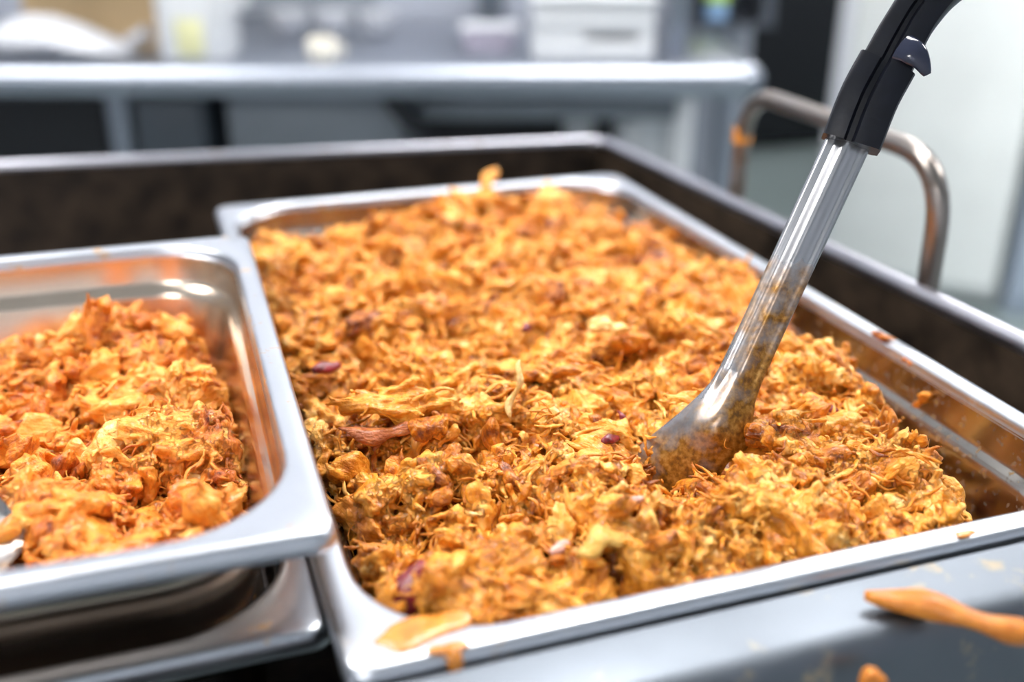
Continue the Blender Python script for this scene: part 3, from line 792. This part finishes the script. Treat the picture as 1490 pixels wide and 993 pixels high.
for i, (x, y, dz, yaw, pit, s, mat, lab) in enumerate([
        (.0625, .2845, .0035, .5, -.5, 1.15, 'onion', 'dark red onion piece by the sauce-smeared front corner of the large pan'),
        (.168, .357, .0055, .2, .1, .62, 'onion', 'small purple onion piece near the edge of the spoon bowl'),
        (.180, .372, .006, 1.2, -.5, .45, 'onion', 'tiny upright red onion sliver behind the spoon bowl'),
        (.272, .352, .004, -.5, .2, .85, 'onion', 'red onion piece on the mound right of the spoon'),
        (.118, .288, .0045, .4, .2, .55, 'onion_pale', 'pinkish onion bit beside the flat yellowish slice'),
        (.075, .287, .006, 1.5, .1, .6, 'onion_pale', 'pale pink onion bit beside the dark red onion piece'),
        (.177, .487, .005, .8, .2, .8, 'onion', 'red onion piece amid the chicken behind the pale chunk'),
        (.065, .470, .005, .3, .1, .9, 'onion', 'dark onion piece in the hollow beside the smaller pan'),
        (.236, .338, -.002, -.9, .3, .8, 'onion', 'dark purple onion piece in the dip at the foot of the spoon'),
        (.150, .297, .005, .0, .1, .5, 'onion_pale', 'pale translucent onion bit in the middle of the front slope')]):
    z = max(-.006, float(H_big(np.array([x]), np.array([y]))[0]))+dz+.0010; s *= 1.3
    p, Rm = lay(x, y, z, yaw, pit, .55)
    tag(put_plain('onion_piece', onion(i, .014, .0095 if i == 0 else .0062, .0018), M[mat], p, Rm, s), lab, 'onion')

# sauce smear over the front left corner of the big pan, and dried sauce spots
def blob(name, label, x, y, z, pts, th, mat='sauce'):
    """low puddle of sauce with an irregular outline"""
    n = len(pts); rings = []
    for f, h in ((1.0, 0), (.95, th*.35), (.84, th*.7), (.6, th*.95), (.2, th)):
        rings.append([(px*f, py*f, h) for px, py in pts])
    mb = MB(); mb.rings(rings, True, True)
    o = mb.build(name, M[mat], None, autosmooth=0)
    o.location = (x, y, Z0+z); tag(o, label, 'sauce'); return o
def outline(seed, rx, ry, n=28, amp=.35):
    r_ = np.random.default_rng(seed); a = np.linspace(0, 2*np.pi, n, endpoint=False)
    rr = 1+sum(amp/k*np.sin(k*a+r_.uniform(0, 6)) for k in (2, 3, 5, 7))
    return [(rx*q*math.cos(t), ry*q*math.sin(t)) for q, t in zip(rr, a)]
blob('sauce_smear', 'orange sauce smeared over the front left corner flange of the large pan', .0600, .2608, .0000, outline(3, .0150, .0078), .0015)
blob('sauce_smear', 'orange sauce dribble on the front rim below the smeared corner', .0655, .2497, .0000, outline(8, .0060, .0030), .0012)
tag(MB().tube([(.0660, .2490, Z0+.0006), (.0662, .2468, Z0+.0006), (.0664, .2459, Z0-.0008), (.0666, .2454, Z0-.0045), (.0667, .2453, Z0-.0062)], [.0022, .0026, .0026, .0024, .0014], 10).build('sauce_drip', M['sauce'], None, autosmooth=0), 'orange drip of sauce running down the front lip of the large pan', 'sauce')
blob('sauce_spot', 'small orange sauce spot on the front rim near the right mound', .262, .2500, .0000, outline(9, .0050, .0016), .0010)

# ------------------------------------------------------------------ serving spoon
def spoon_material():
    m, nt, b = new_mat('spoon_steel_with_sauce')
    al = N(nt, 'ShaderNodeAttribute', attribute_name='along'); tc = N(nt, 'ShaderNodeTexCoord')
    no = N(nt, 'ShaderNodeTexNoise'); no.inputs['Scale'].default_value = 110; no.inputs['Detail'].default_value = 6
    nt.links.new(tc.outputs['Object'], no.inputs['Vector'])
    # sauce line: film below, bare above, broken by the noise
    a = N(nt, 'ShaderNodeMath', operation='MULTIPLY_ADD'); a.inputs[1].default_value = 0.5; nt.links.new(no.outputs['Fac'], a.inputs[0]); nt.links.new(al.outputs['Fac'], a.inputs[2])
    mr = N(nt, 'ShaderNodeMapRange'); mr.inputs['From Min'].default_value = 0.52; mr.inputs['From Max'].default_value = 0.74
    nt.links.new(a.outputs[0], mr.inputs['Value'])
    n2 = N(nt, 'ShaderNodeTexNoise'); n2.inputs['Scale'].default_value = 420; n2.inputs['Detail'].default_value = 5
    nt.links.new(tc.outputs['Object'], n2.inputs['Vector'])
    r2 = ramp(nt, [(0.36, (0.13, 0.055, 0.006)), (0.52, (0.28, 0.125, 0.012)), (0.68, (0.42, 0.22, 0.05))]); nt.links.new(n2.outputs['Fac'], r2.inputs[0])
    mc = N(nt, 'ShaderNodeMix', data_type='RGBA'); mc.inputs['A'].default_value = (0.40, 0.40, 0.415, 1)
    nt.links.new(mr.outputs[0], mc.inputs['Factor']); nt.links.new(r2.outputs[0], mc.inputs['B']); nt.links.new(mc.outputs['Result'], b.inputs['Base Color'])
    mm = N(nt, 'ShaderNodeMapRange'); mm.inputs['To Min'].default_value = 1.0; mm.inputs['To Max'].default_value = 0.45
    nt.links.new(mr.outputs[0], mm.inputs['Value']); nt.links.new(mm.outputs[0], b.inputs['Metallic'])
    rr = N(nt, 'ShaderNodeMapRange'); rr.inputs['To Min'].default_value = 0.27; rr.inputs['To Max'].default_value = 0.34
    nt.links.new(mr.outputs[0], rr.inputs['Value']); nt.links.new(rr.outputs[0], b.inputs['Roughness'])
    bp = N(nt, 'ShaderNodeBump'); bp.inputs['Strength'].default_value = 0.25; bp.inputs['Distance'].default_value = 0.0006
    mu = N(nt, 'ShaderNodeMath', operation='MULTIPLY'); nt.links.new(n2.outputs['Fac'], mu.inputs[0]); nt.links.new(mr.outputs[0], mu.inputs[1])
    nt.links.new(mu.outputs[0], bp.inputs['Height']); nt.links.new(bp.outputs[0], b.inputs['Normal'])
    return m
M['spoon'] = spoon_material()

U_HW = ([-.115, -.02, .0, .008, .016, .026, .036, .046, .058, .072, .088, .100, .108], [.0094, .0092, .0094, .0102, .0127, .0170, .0220, .0270, .0320, .0340, .0300, .0195, .004])
def spoon_surface(us, nv, frame, origin):
    """plate pressed into rib, shoulders and bowl; x across, y up the handle, z towards the convex side"""
    SAx, SSx, SNx = frame
    grid = []
    for u in us:
        hw = float(np.interp(u, *U_HW)); row = []
        bw = float(sstep(.0, .03, np.array(u)))*float(1-sstep(.085, .112, np.array(u)))
        ribf = float(1-sstep(.002, .034, np.array(u)))
        rw = .0058+.0012*max(0, u/.02)
        for j in range(nv):
            f = -1+2*j/(nv-1); v = f*hw
            rib = .0034*ribf*(.5+.5*math.cos(math.pi*abs(v)/rw))**.8 if abs(v) < rw else 0.0
            edge = -.0016*max(0.0, (abs(v)/hw-.80)/.20)**2*(1-bw)
            bulge = .0125*bw*(1-f*f)
            tilt = -.20*max(0, u)*float(sstep(0, .04, np.array(u)))-1.1*max(0, u-.02)**2
            row.append(origin-SAx*u+SSx*v+SNx*(rib+edge+bulge+tilt))
        grid.append(row)
    return grid
def spoon_part(name, us, nv, mat, parent, frame, origin, sauce_fn, side_sauce=0.0):
    g = spoon_surface(us, nv, frame, origin)
    F_ = np.array([p for row in g for p in row]); nu = len(us); n0 = len(F_)
    V = np.concatenate([F_, F_-frame[2]*.0012])
    i, j = np.meshgrid(np.arange(nu-1), np.arange(nv-1), indexing='ij'); a_ = (i*nv+j).ravel()
    q = np.stack([a_, a_+1, a_+nv+1, a_+nv], 1); qb = n0+q[:, ::-1]
    k = np.arange(nu-1)*nv; m = k+nv-1
    sides = [np.stack([k, k+nv, n0+k+nv, n0+k], 1), np.stack([m+nv, m, n0+m, n0+m+nv], 1)]
    c = np.arange(nv-1); e = (nu-1)*nv if name == 'bowl' else 0
    sides.append(np.stack([e+c, e+c+1, n0+e+c+1, n0+e+c], 1)[:, ::(-1 if name == 'bowl' else 1)])
    me = mesh_np(name, V, np.concatenate([q, qb]+sides))
    al = [sauce_fn(u)+side_sauce*(2*jj/(nv-1)-1)*min(1, max(0, (u+.03)/.03)) for u in us for jj in range(nv)]
    set_attr(me, 'along', 'FLOAT', al+al)
    bm = bmesh.new(); bm.from_mesh(me)
    for ed in bm.edges:
        if len(ed.link_faces) == 2 and ed.calc_face_angle(0) > math.radians(50): ed.smooth = False
    bm.to_mesh(me); bm.free()
    return link(name, me, mat, parent)
sauce_fn = lambda u: float(np.interp(u, [-.115, -.060, -.049, -.02, .0, .03, .05, .11], [-.2, .06, .40, .44, .40, .46, .58, .65]))
sp = thing('serving_spoon', 'large steel serving spoon with black grip standing in the chicken', 'spoon', (SN[0], SN[1], SN[2]+Z0))
fr = (SA, SSIDE, SNORM); O = np.zeros(3)
spoon_part('shaft', np.linspace(-.112, .0, 60), 41, M['spoon'], sp, fr, O, sauce_fn, .16)
spoon_part('bowl', np.linspace(.0, .108, 64), 41, M['spoon'], sp, fr, O, sauce_fn, .16)
# black grip: sleeve, curved upper grip with a groove, thumb stop
def loc(px, py, pz): return np.array([px, py, pz])-SN
GP = [loc(.2775, .3675, .1175), loc(.2858, .3712, .1345), loc(.2950, .3742, .1478), loc(.3025, .3762, .1600), loc(.3100, .3775, .1705), loc(.3205, .3780, .1810), loc(.3400, .3775, .1930), loc(.3650, .3750, .2030), loc(.3900, .3720, .2080)]
def grip_rings(path, hw, hd, groove=.0016):
    rings = []
    for i, p in enumerate(path):
        t = path[min(i+1, len(path)-1)]-path[max(i-1, 0)]; t /= np.linalg.norm(t)
        s_ = np.cross(t, SNORM); s_ /= np.linalg.norm(s_); n_ = np.cross(s_, t)
        W2, D2 = hw[i], hd[i]; b = .0022
        sec = [(-W2, -D2+b), (-W2, D2-b), (-W2+b*.3, D2-b*.3), (-W2+b, D2), (-.30*W2, D2), (-.20*W2, D2-groove), (-.02*W2, D2-groove), (.08*W2, D2), (W2-b, D2), (W2-b*.3, D2-b*.3), (W2, D2-b), (W2, -D2+b), (W2-b, -D2), (-W2+b, -D2)]
        rings.append([tuple(p+s_*a+n_*c) for a, c in sec])
    return rings
def interp_path(P, k):
    P = np.array(P); n = len(P); tt = np.linspace(0, n-1, k)
    out = []
    for t in tt:
        i = min(int(t), n-2); f = t-i
        p0, p1, p2, p3 = P[max(i-1, 0)], P[i], P[i+1], P[min(i+2, n-1)]
        out.append(.5*((2*p1)+(-p0+p2)*f+(2*p0-5*p1+4*p2-p3)*f*f+(-p0+3*p1-3*p2+p3)*f**3))
    return out
pth = interp_path(GP[:3], 10)
sl = MB().rings(grip_rings(pth, np.full(10, .0122), np.full(10, .0078), .0022)).build('grip_sleeve', M['black'], sp, autosmooth=40)
pth = interp_path(GP[2:], 26)
MB().rings(grip_rings(pth, np.interp(np.linspace(0, 1, 26), [0, .25, 1], [.0108, .0100, .0105]), np.full(26, .0070), .0022)).build('grip', M['black'], sp, autosmooth=40)
def frame_at(p, t):
    t = t/np.linalg.norm(t); s_ = np.cross(t, SNORM); s_ /= np.linalg.norm(s_); return t, s_, np.cross(s_, t)
t_, s_, n_ = frame_at(GP[2], GP[3]-GP[1])
c0 = GP[2]+s_*.002+n_*.0068+t_*.006
hook = [c0+t_*.002, c0+s_*.0045+n_*.0022+t_*.001, c0+s_*.0095+n_*.0020-t_*.001, c0+s_*.0145+n_*.0002-t_*.0045]
hk = interp_path(hook, 12)
rings = []
for i, p in enumerate(hk):
    wv = np.interp(i/11, [0, .5, 1], [.0062, .0052, .0016]); tv = np.interp(i/11, [0, 1], [.0024, .0012])
    tt = hk[min(i+1, 11)]-hk[max(i-1, 0)]; tt /= np.linalg.norm(tt); a_ = np.cross(tt, n_); a_ /= np.linalg.norm(a_); b_ = np.cross(a_, tt)
    rings.append([tuple(p+a_*wv*math.cos(k*math.pi/6)+b_*tv*math.sin(k*math.pi/6)) for k in range(12)])
M['black_gloss'] = plain('glossy_black_plastic', (0.020, 0.024, 0.045), 0.12, 0, 0.2, 60)
MB().rings(rings).build('thumb_stop', M['black_gloss'], sp)

# second spoon: only the tip of its bowl shows in the smaller pan
f2o = np.array([-.1720, .347, .031])
ax = np.array([-.86, -.10, .50]); ax /= np.linalg.norm(ax)
nn = np.array([.35, .25, -.9]); nn -= ax*nn.dot(ax); nn /= np.linalg.norm(nn); ss = np.cross(ax, nn)
sp2 = thing('serving_spoon', 'steel spoon bowl smeared with sauce, lying in the smaller pan', 'spoon', (f2o[0], f2o[1], f2o[2]+Z0))
spoon_part('shaft', np.linspace(-.112, .0, 40), 31, M['spoon'], sp2, (ax, ss, nn), O, lambda u: .0)
spoon_part('bowl', np.linspace(.0, .108, 50), 31, M['spoon'], sp2, (ax, ss, nn), O, lambda u: .33)

# ------------------------------------------------------------------ counter behind, with what stands on and under it
CA = Vector((-0.213, 1.771)); CYAW = math.atan2(-0.307, 0.952)
CZ = Z0-0.035
ct = thing('prep_counter', 'long stainless steel kitchen counter with a thick rolled front edge', 'counter', (CA.x, CA.y, 0), CYAW)
MB().bbox(-1.9, 1.155, 0.01, 0.66, CZ-0.035, CZ, 0.004).build('counter_top', M['steel_counter'], ct)
edge = bezier_round([(-1.9, 0.014, CZ-0.022), (1.145, 0.014, CZ-0.022), (1.145, 0.64, CZ-0.022)], 0.03)
MB().tube(edge, 0.0255, 16).build('rolled_edge', M['steel_counter'], ct)
for x in (-1.8, 0.15, 1.120):
    for y in (0.055, 0.60):
        MB().tube([(x, y, 0), (x, y, CZ-0.036)], 0.019).build('leg', M['steel_counter'], ct)
MB().bbox(-1.8, 1.12, 0.05, 0.62, 0.20, 0.23, 0.004).build('lower_shelf', M['steel_counter'], ct)
MB().bbox(0.175, 0.285, 0.050, 0.50, CZ-0.25, CZ-0.040, 0.006).build('drawer', M['slate'], ct)
MB().bbox(0.315, 0.60, 0.075, 0.50, CZ-0.25, CZ-0.040, 0.006).build('drawer', M['midgrey'], ct)
MB().bbox(0.63, 1.05, 0.10, 0.16, CZ-0.10, CZ-0.066, 0.006).build('cross_bar', M['midgrey'], ct)
MB().bbox(-1.85, 1.10, 0.56, 0.58, 0.24, CZ-0.040, 0.003).build('back_panel', M['black_matt'], ct)
struct(link('wall_partition', None)).location = (CA.x, CA.y, 0)
bpy.data.objects['wall_partition'].rotation_euler = (0, 0, CYAW)
part = bpy.data.objects['wall_partition']
MB().box(-2.4, 1.30, 0.67, 0.77, 0, 1.42).build('cladding', M['wall_steel'], part, smooth=False)
MB().box(-2.4, 1.30, 0.675, 0.77, 1.42, RH).build('upper_wall', M['white_trim'], part, smooth=False)
MB().box(0.715, 0.765, 0.645, 0.67, 0.87, 1.42).build('wall_strip', M['slate'], part, smooth=False)
MB().box(0.12, 0.50, 0.655, 0.67, 0.87, 1.42).build('cladding_panel', M['midgrey'], part, smooth=False)

def on_counter(x, y, z=0.0):
    c, s = math.cos(CYAW), math.sin(CYAW)
    return (CA.x+c*x-s*y, CA.y+s*x+c*y, CZ+z)
def cthing(name, label, cat, x, y, z=0.0005, rot=0.0, group=None):
    return thing(name, label, cat, on_counter(x, y, z), CYAW+rot, group)

# cardboard box behind the sack
t = cthing('cardboard_box', 'open brown cardboard box on the counter behind the white sack', 'box', 0.080, 0.33)
mb = MB(); mb.box(-.13, .13, -.10, .10, 0, .004); mb.box(-.13, .13, -.10, -.096, .004, .22); mb.box(-.13, .13, .096, .10, .004, .22); mb.box(-.13, -.126, -.096, .096, .004, .22); mb.box(.126, .13, -.096, .096, .004, .22)
mb.build('box_body', M['card'], t, smooth=False)
MB().add([(-.13, -.10, .22), (.13, -.10, .22), (.125, -.155, .18), (-.125, -.155, .18), (-.13, -.098, .223), (.13, -.098, .223), (.125, -.153, .183), (-.125, -.153, .183)], [(0, 1, 2, 3), (7, 6, 5, 4), (0, 4, 5, 1), (2, 6, 7, 3), (1, 5, 6, 2), (0, 3, 7, 4)]).build('box_flap', M['card'], t, smooth=False)
# slumped white sack
rings = []
for k in range(13):
    f = k/12; x = -.115+.24*f
    env = math.sin(math.pi*min(max(f, .02), .98))**.45
    hgt = (.040+.024*math.cos(f*3.0-.6))*env; dep = .075*env*(1+.1*math.sin(9*f))
    rings.append([(x, dep*math.cos(a)*(1+.06*math.sin(5*a+7*f)), max(0.0, hgt*(.5+.5*math.sin(a))*(1+.08*math.sin(3*a+11*f)))) for a in np.linspace(0, 2*math.pi, 18, endpoint=False)])
t = cthing('flour_sack', 'slumped white sack lying on the counter in front of the cardboard box', 'sack', 0.040, 0.12)
MB().rings(rings).build('sack_body', M['cloth'], t)
MB().tube([(.118, 0, .02), (.135, .0, .03), (.150, 0, .034)], [.010, .007, .014], 12).build('tied_end', M['cloth'], t)
# white jug with yellow label
t = cthing('plastic_jug', 'white plastic jug with a yellow label beside the sack', 'jug', 0.272, 0.13)
MB().rings([rrect(0, 0, .052, .058, .018, z, 5) for z in (0, .004)]+[rrect(0, 0, .054, .060, .018, z, 5) for z in (.01, .19)]+[rrect(0, 0, .034, .036, .018, .225, 5), rrect(0, 0, .022, .022, .015, .24, 5)]).build('jug_body', M['white_plastic'], t)
MB().lathe([(.020, .24), (.020, .262), (.018, .266), (.0, .266)]).build('cap', M['yellow'], t)
MB().bbox(-.022, .020, -.0618, -.0602, .006, .062, .0005).build('label_patch', M['yellow'], t)
MB().tube(bezier_round([(.054, .0, .17), (.078, 0, .165), (.078, 0, .08), (.054, 0, .07)], .02), .008, 10).build('jug_handle', M['white_plastic'], t)
# row of bowls further back
for i, x in enumerate((.375, .455, .535)):
    t = cthing('bowl', ['pale bowl next to the plastic jug on the counter', 'pale bowl in the middle of the row of three', 'pale bowl at the end of the row, away from the jug'][i], 'bowl', x, .36, group='bowls on the counter')
    MB().lathe([(.012, 0), (.018, .002), (.030, .018), (.036, .042), (.034, .042), (.028, .02), (.016, .006), (.0, .005)], n=28).build('bowl_shell', M['cloth'], t)
    MB().lathe([(.0135, -.0003), (.0135, .004), (.0125, .004), (.0125, -.0003)], n=24).build('foot_ring', M['white_plastic'], t)
# ivory cup at the counter's edge
t = cthing('cup', 'small round ivory cup at the front edge of the counter', 'cup', .480, .045)
MB().lathe([(.010, 0), (.016, .002), (.022, .012), (.0235, .024), (.0215, .036), (.020, .036), (.0205, .024), (.0, .006)], n=24).build('cup_shell', M['ivory'], t)
MB().tube(bezier_round([(.022, 0, .028), (.033, 0, .028), (.033, 0, .012), (.021, 0, .010)], .006), .0022, 8).build('cup_handle', M['ivory'], t)
# pinkish tub
t = cthing('plastic_tub', 'low pale pink plastic tub beside the white crate', 'tub', .740, .22)
MB().rings([rrect(0, 0, .040, .030, .012, 0, 4), rrect(0, 0, .046, .036, .014, .030, 4), rrect(0, 0, .050, .040, .014, .031, 4), rrect(0, 0, .050, .040, .014, .034, 4)]).build('tub_body', M['pink'], t)
MB().rings([rrect(0, 0, .051, .041, .014, .0342, 4), rrect(0, 0, .049, .039, .014, .038, 4)]).build('lid', M['cloth'], t)
# white crate with slots
t = cthing('storage_crate', 'white plastic crate with hand slots near the end of the counter', 'crate', .905, .14)
mb = MB()
mb.bbox(-.095, .095, -.07, .07, 0, .006, .002); mb.bbox(-.095, .095, .064, .07, .006, .088, .002); mb.bbox(-.095, -.089, -.064, .064, .006, .088, .002); mb.bbox(.089, .095, -.064, .064, .006, .088, .002)
mb.bbox(-.095, .095, -.07, -.064, .006, .030, .002); mb.bbox(-.095, .095, -.07, -.064, .042, .088, .002); mb.bbox(-.095, -.012, -.07, -.064, .030, .042, .002); mb.bbox(.07, .095, -.07, -.064, .030, .042, .002)
mb.build('crate_body', M['white_plastic'], t)
MB().bbox(-.100, .100, -.075, .075, .0882, .098, .003).build('lid', M['white_plastic'], t)
# shelf upright and dark open cabinet with bottles
t = cthing('shelf_upright', 'pale steel upright post rising from the counter by the crate', 'post', 1.040, .10)
MB().bbox(-.014, .014, -.014, .014, .004, 1.2, .003).build('post', M['steel_counter'], t)
MB().bbox(-.026, .026, -.026, .026, 0, .006, .001).build('foot_plate', M['steel_counter'], t)
t = cthing('open_cabinet', 'dark narrow open cabinet on the wall holding bottles at the end of the counter', 'cabinet', 1.212, .579, .004)
mb = MB(); mb.box(-.085, .085, .08, .09, 0, .62); mb.box(-.085, -.075, -.09, .08, 0, .62); mb.box(.060, .085, -.09, .08, 0, .62); mb.box(-.075, .060, -.09, .08, 0, .008); mb.box(-.075, .060, -.09, .08, .61, .62)
mb.build('carcass', M['steel_dark'], t, smooth=False)
MB().box(-.075, .060, -.085, .08, .30, .308).build('shelf', M['steel_dark'], t, smooth=False)
t = cthing('bottle', 'blue bottle with a large lime green top inside the dark cabinet', 'bottle', 1.190, .535, .0125)
MB().lathe([(.020, 0), (.024, .004), (.024, .030), (.016, .036), (.0, .036)]).build('bottle_body', M['blue'], t)
MB().lathe([(.018, .0362), (.027, .040), (.027, .085), (.012, .095), (.0, .095)]).build('bottle_top', M['green'], t)

# things under the counter
def under(name, label, cat, x, y, z=0.2305): return thing(name, label, cat, (on_counter(x, y)[0], on_counter(x, y)[1], z), CYAW)
for i, (x, y, r, h) in enumerate(((1.000, .20, .040, .545), (1.072, .30, .042, .572), (.900, .26, .028, .54))):
    t = under('plastic_canister', ['round white canister under the counter, in front of the other two', 'tall white canister under the end of the counter beside its leg', 'slim white canister under the counter behind the cross bar'][i], 'canister', x, y)
    MB().lathe([(r*.92, 0), (r, .01), (r, h-.03), (r*.8, h-.01), (r*.8, h)]).build('canister_body', M['white_plastic'], t)
    MB().lathe([(r*.86, h+.0005), (r*.86, h+.015), (r*.80, h+.02), (0, h+.02)]).build('lid', M['white_plastic'], t)
tag(MB().tube(bezier_round([on_counter(.575, .030, -.040), on_counter(.600, .035, -.075), on_counter(.655, .035, -.130), on_counter(.66, .04, -.30), on_counter(.66, .05, CZ*-1+.012)], .04), .0135, 12).build('drain_hose', M['black_matt'], None), 'thick black hose bending down under the counter to the floor', 'hose')

# ------------------------------------------------------------------ appliances to the right
def box_thing(name, label, cat, P, Q, depth, h):
    """front runs from plan point P to Q; local x along the front, y to the back"""
    d = Vector(Q)-Vector(P); t = thing(name, label, cat, (P[0], P[1], 0), math.atan2(d.y, d.x)); return t, d.length
t, wd = box_thing('upright_fridge', 'tall white enamelled fridge door panel behind the push handle', 'fridge', (1.872, 2.60), (2.215, 2.19), .6, 1.9)
MB().bbox(0, wd, .03, .62, .02, 1.90, .006).build('fridge_body', M['white_panel'], t)
MB().bbox(.040, wd-.002, 0, .0295, .06, 1.88, .008).build('fridge_door', M['white_panel'], t)
MB().bbox(.0, .036, -.002, .0295, .06, 1.88, .006).build('door_edge', M['white_trim'], t)
for x in (.06, wd-.06): MB().lathe([(.02, 0), (.02, .02)], (x, .3, 0), 12).build('foot', M['black_matt'], t)
t, wd = box_thing('storage_locker', 'blue-grey painted locker standing beside the white fridge', 'locker', (2.225, 2.165), (2.66, 1.65), .5, 1.9)
MB().bbox(0, wd, 0.02, .50, .0, 1.85, .006).build('locker_body', M['blue_grey'], t)
MB().bbox(.01, wd*.5-.002, 0, .0195, .05, 1.82, .004).build('locker_door', M['blue_grey'], t)
MB().bbox(wd*.5+.002, wd-.01, 0, .0195, .05, 1.82, .004).build('locker_door', M['blue_grey'], t)
t, wd = box_thing('black_oven', 'tall black appliance standing on the floor beyond the end of the counter', 'appliance', (2.50, 4.12), (3.45, 4.12), .7, 2.0)
MB().bbox(0, wd, .03, .72, .03, 2.1, .006).build('appliance_body', M['black_matt'], t)
MB().bbox(.02, wd-.02, 0, .0295, .10, 2.05, .006).build('appliance_door', M['black_matt'], t)
MB().tube([(wd-.06, -.03, .9), (wd-.06, -.03, 1.5)], .012).build('door_handle', M['steel_counter'], t)
for x in (.06, wd-.06): MB().lathe([(.02, 0), (.02, .03)], (x, .3, 0), 12).build('foot', M['black_matt'], t)
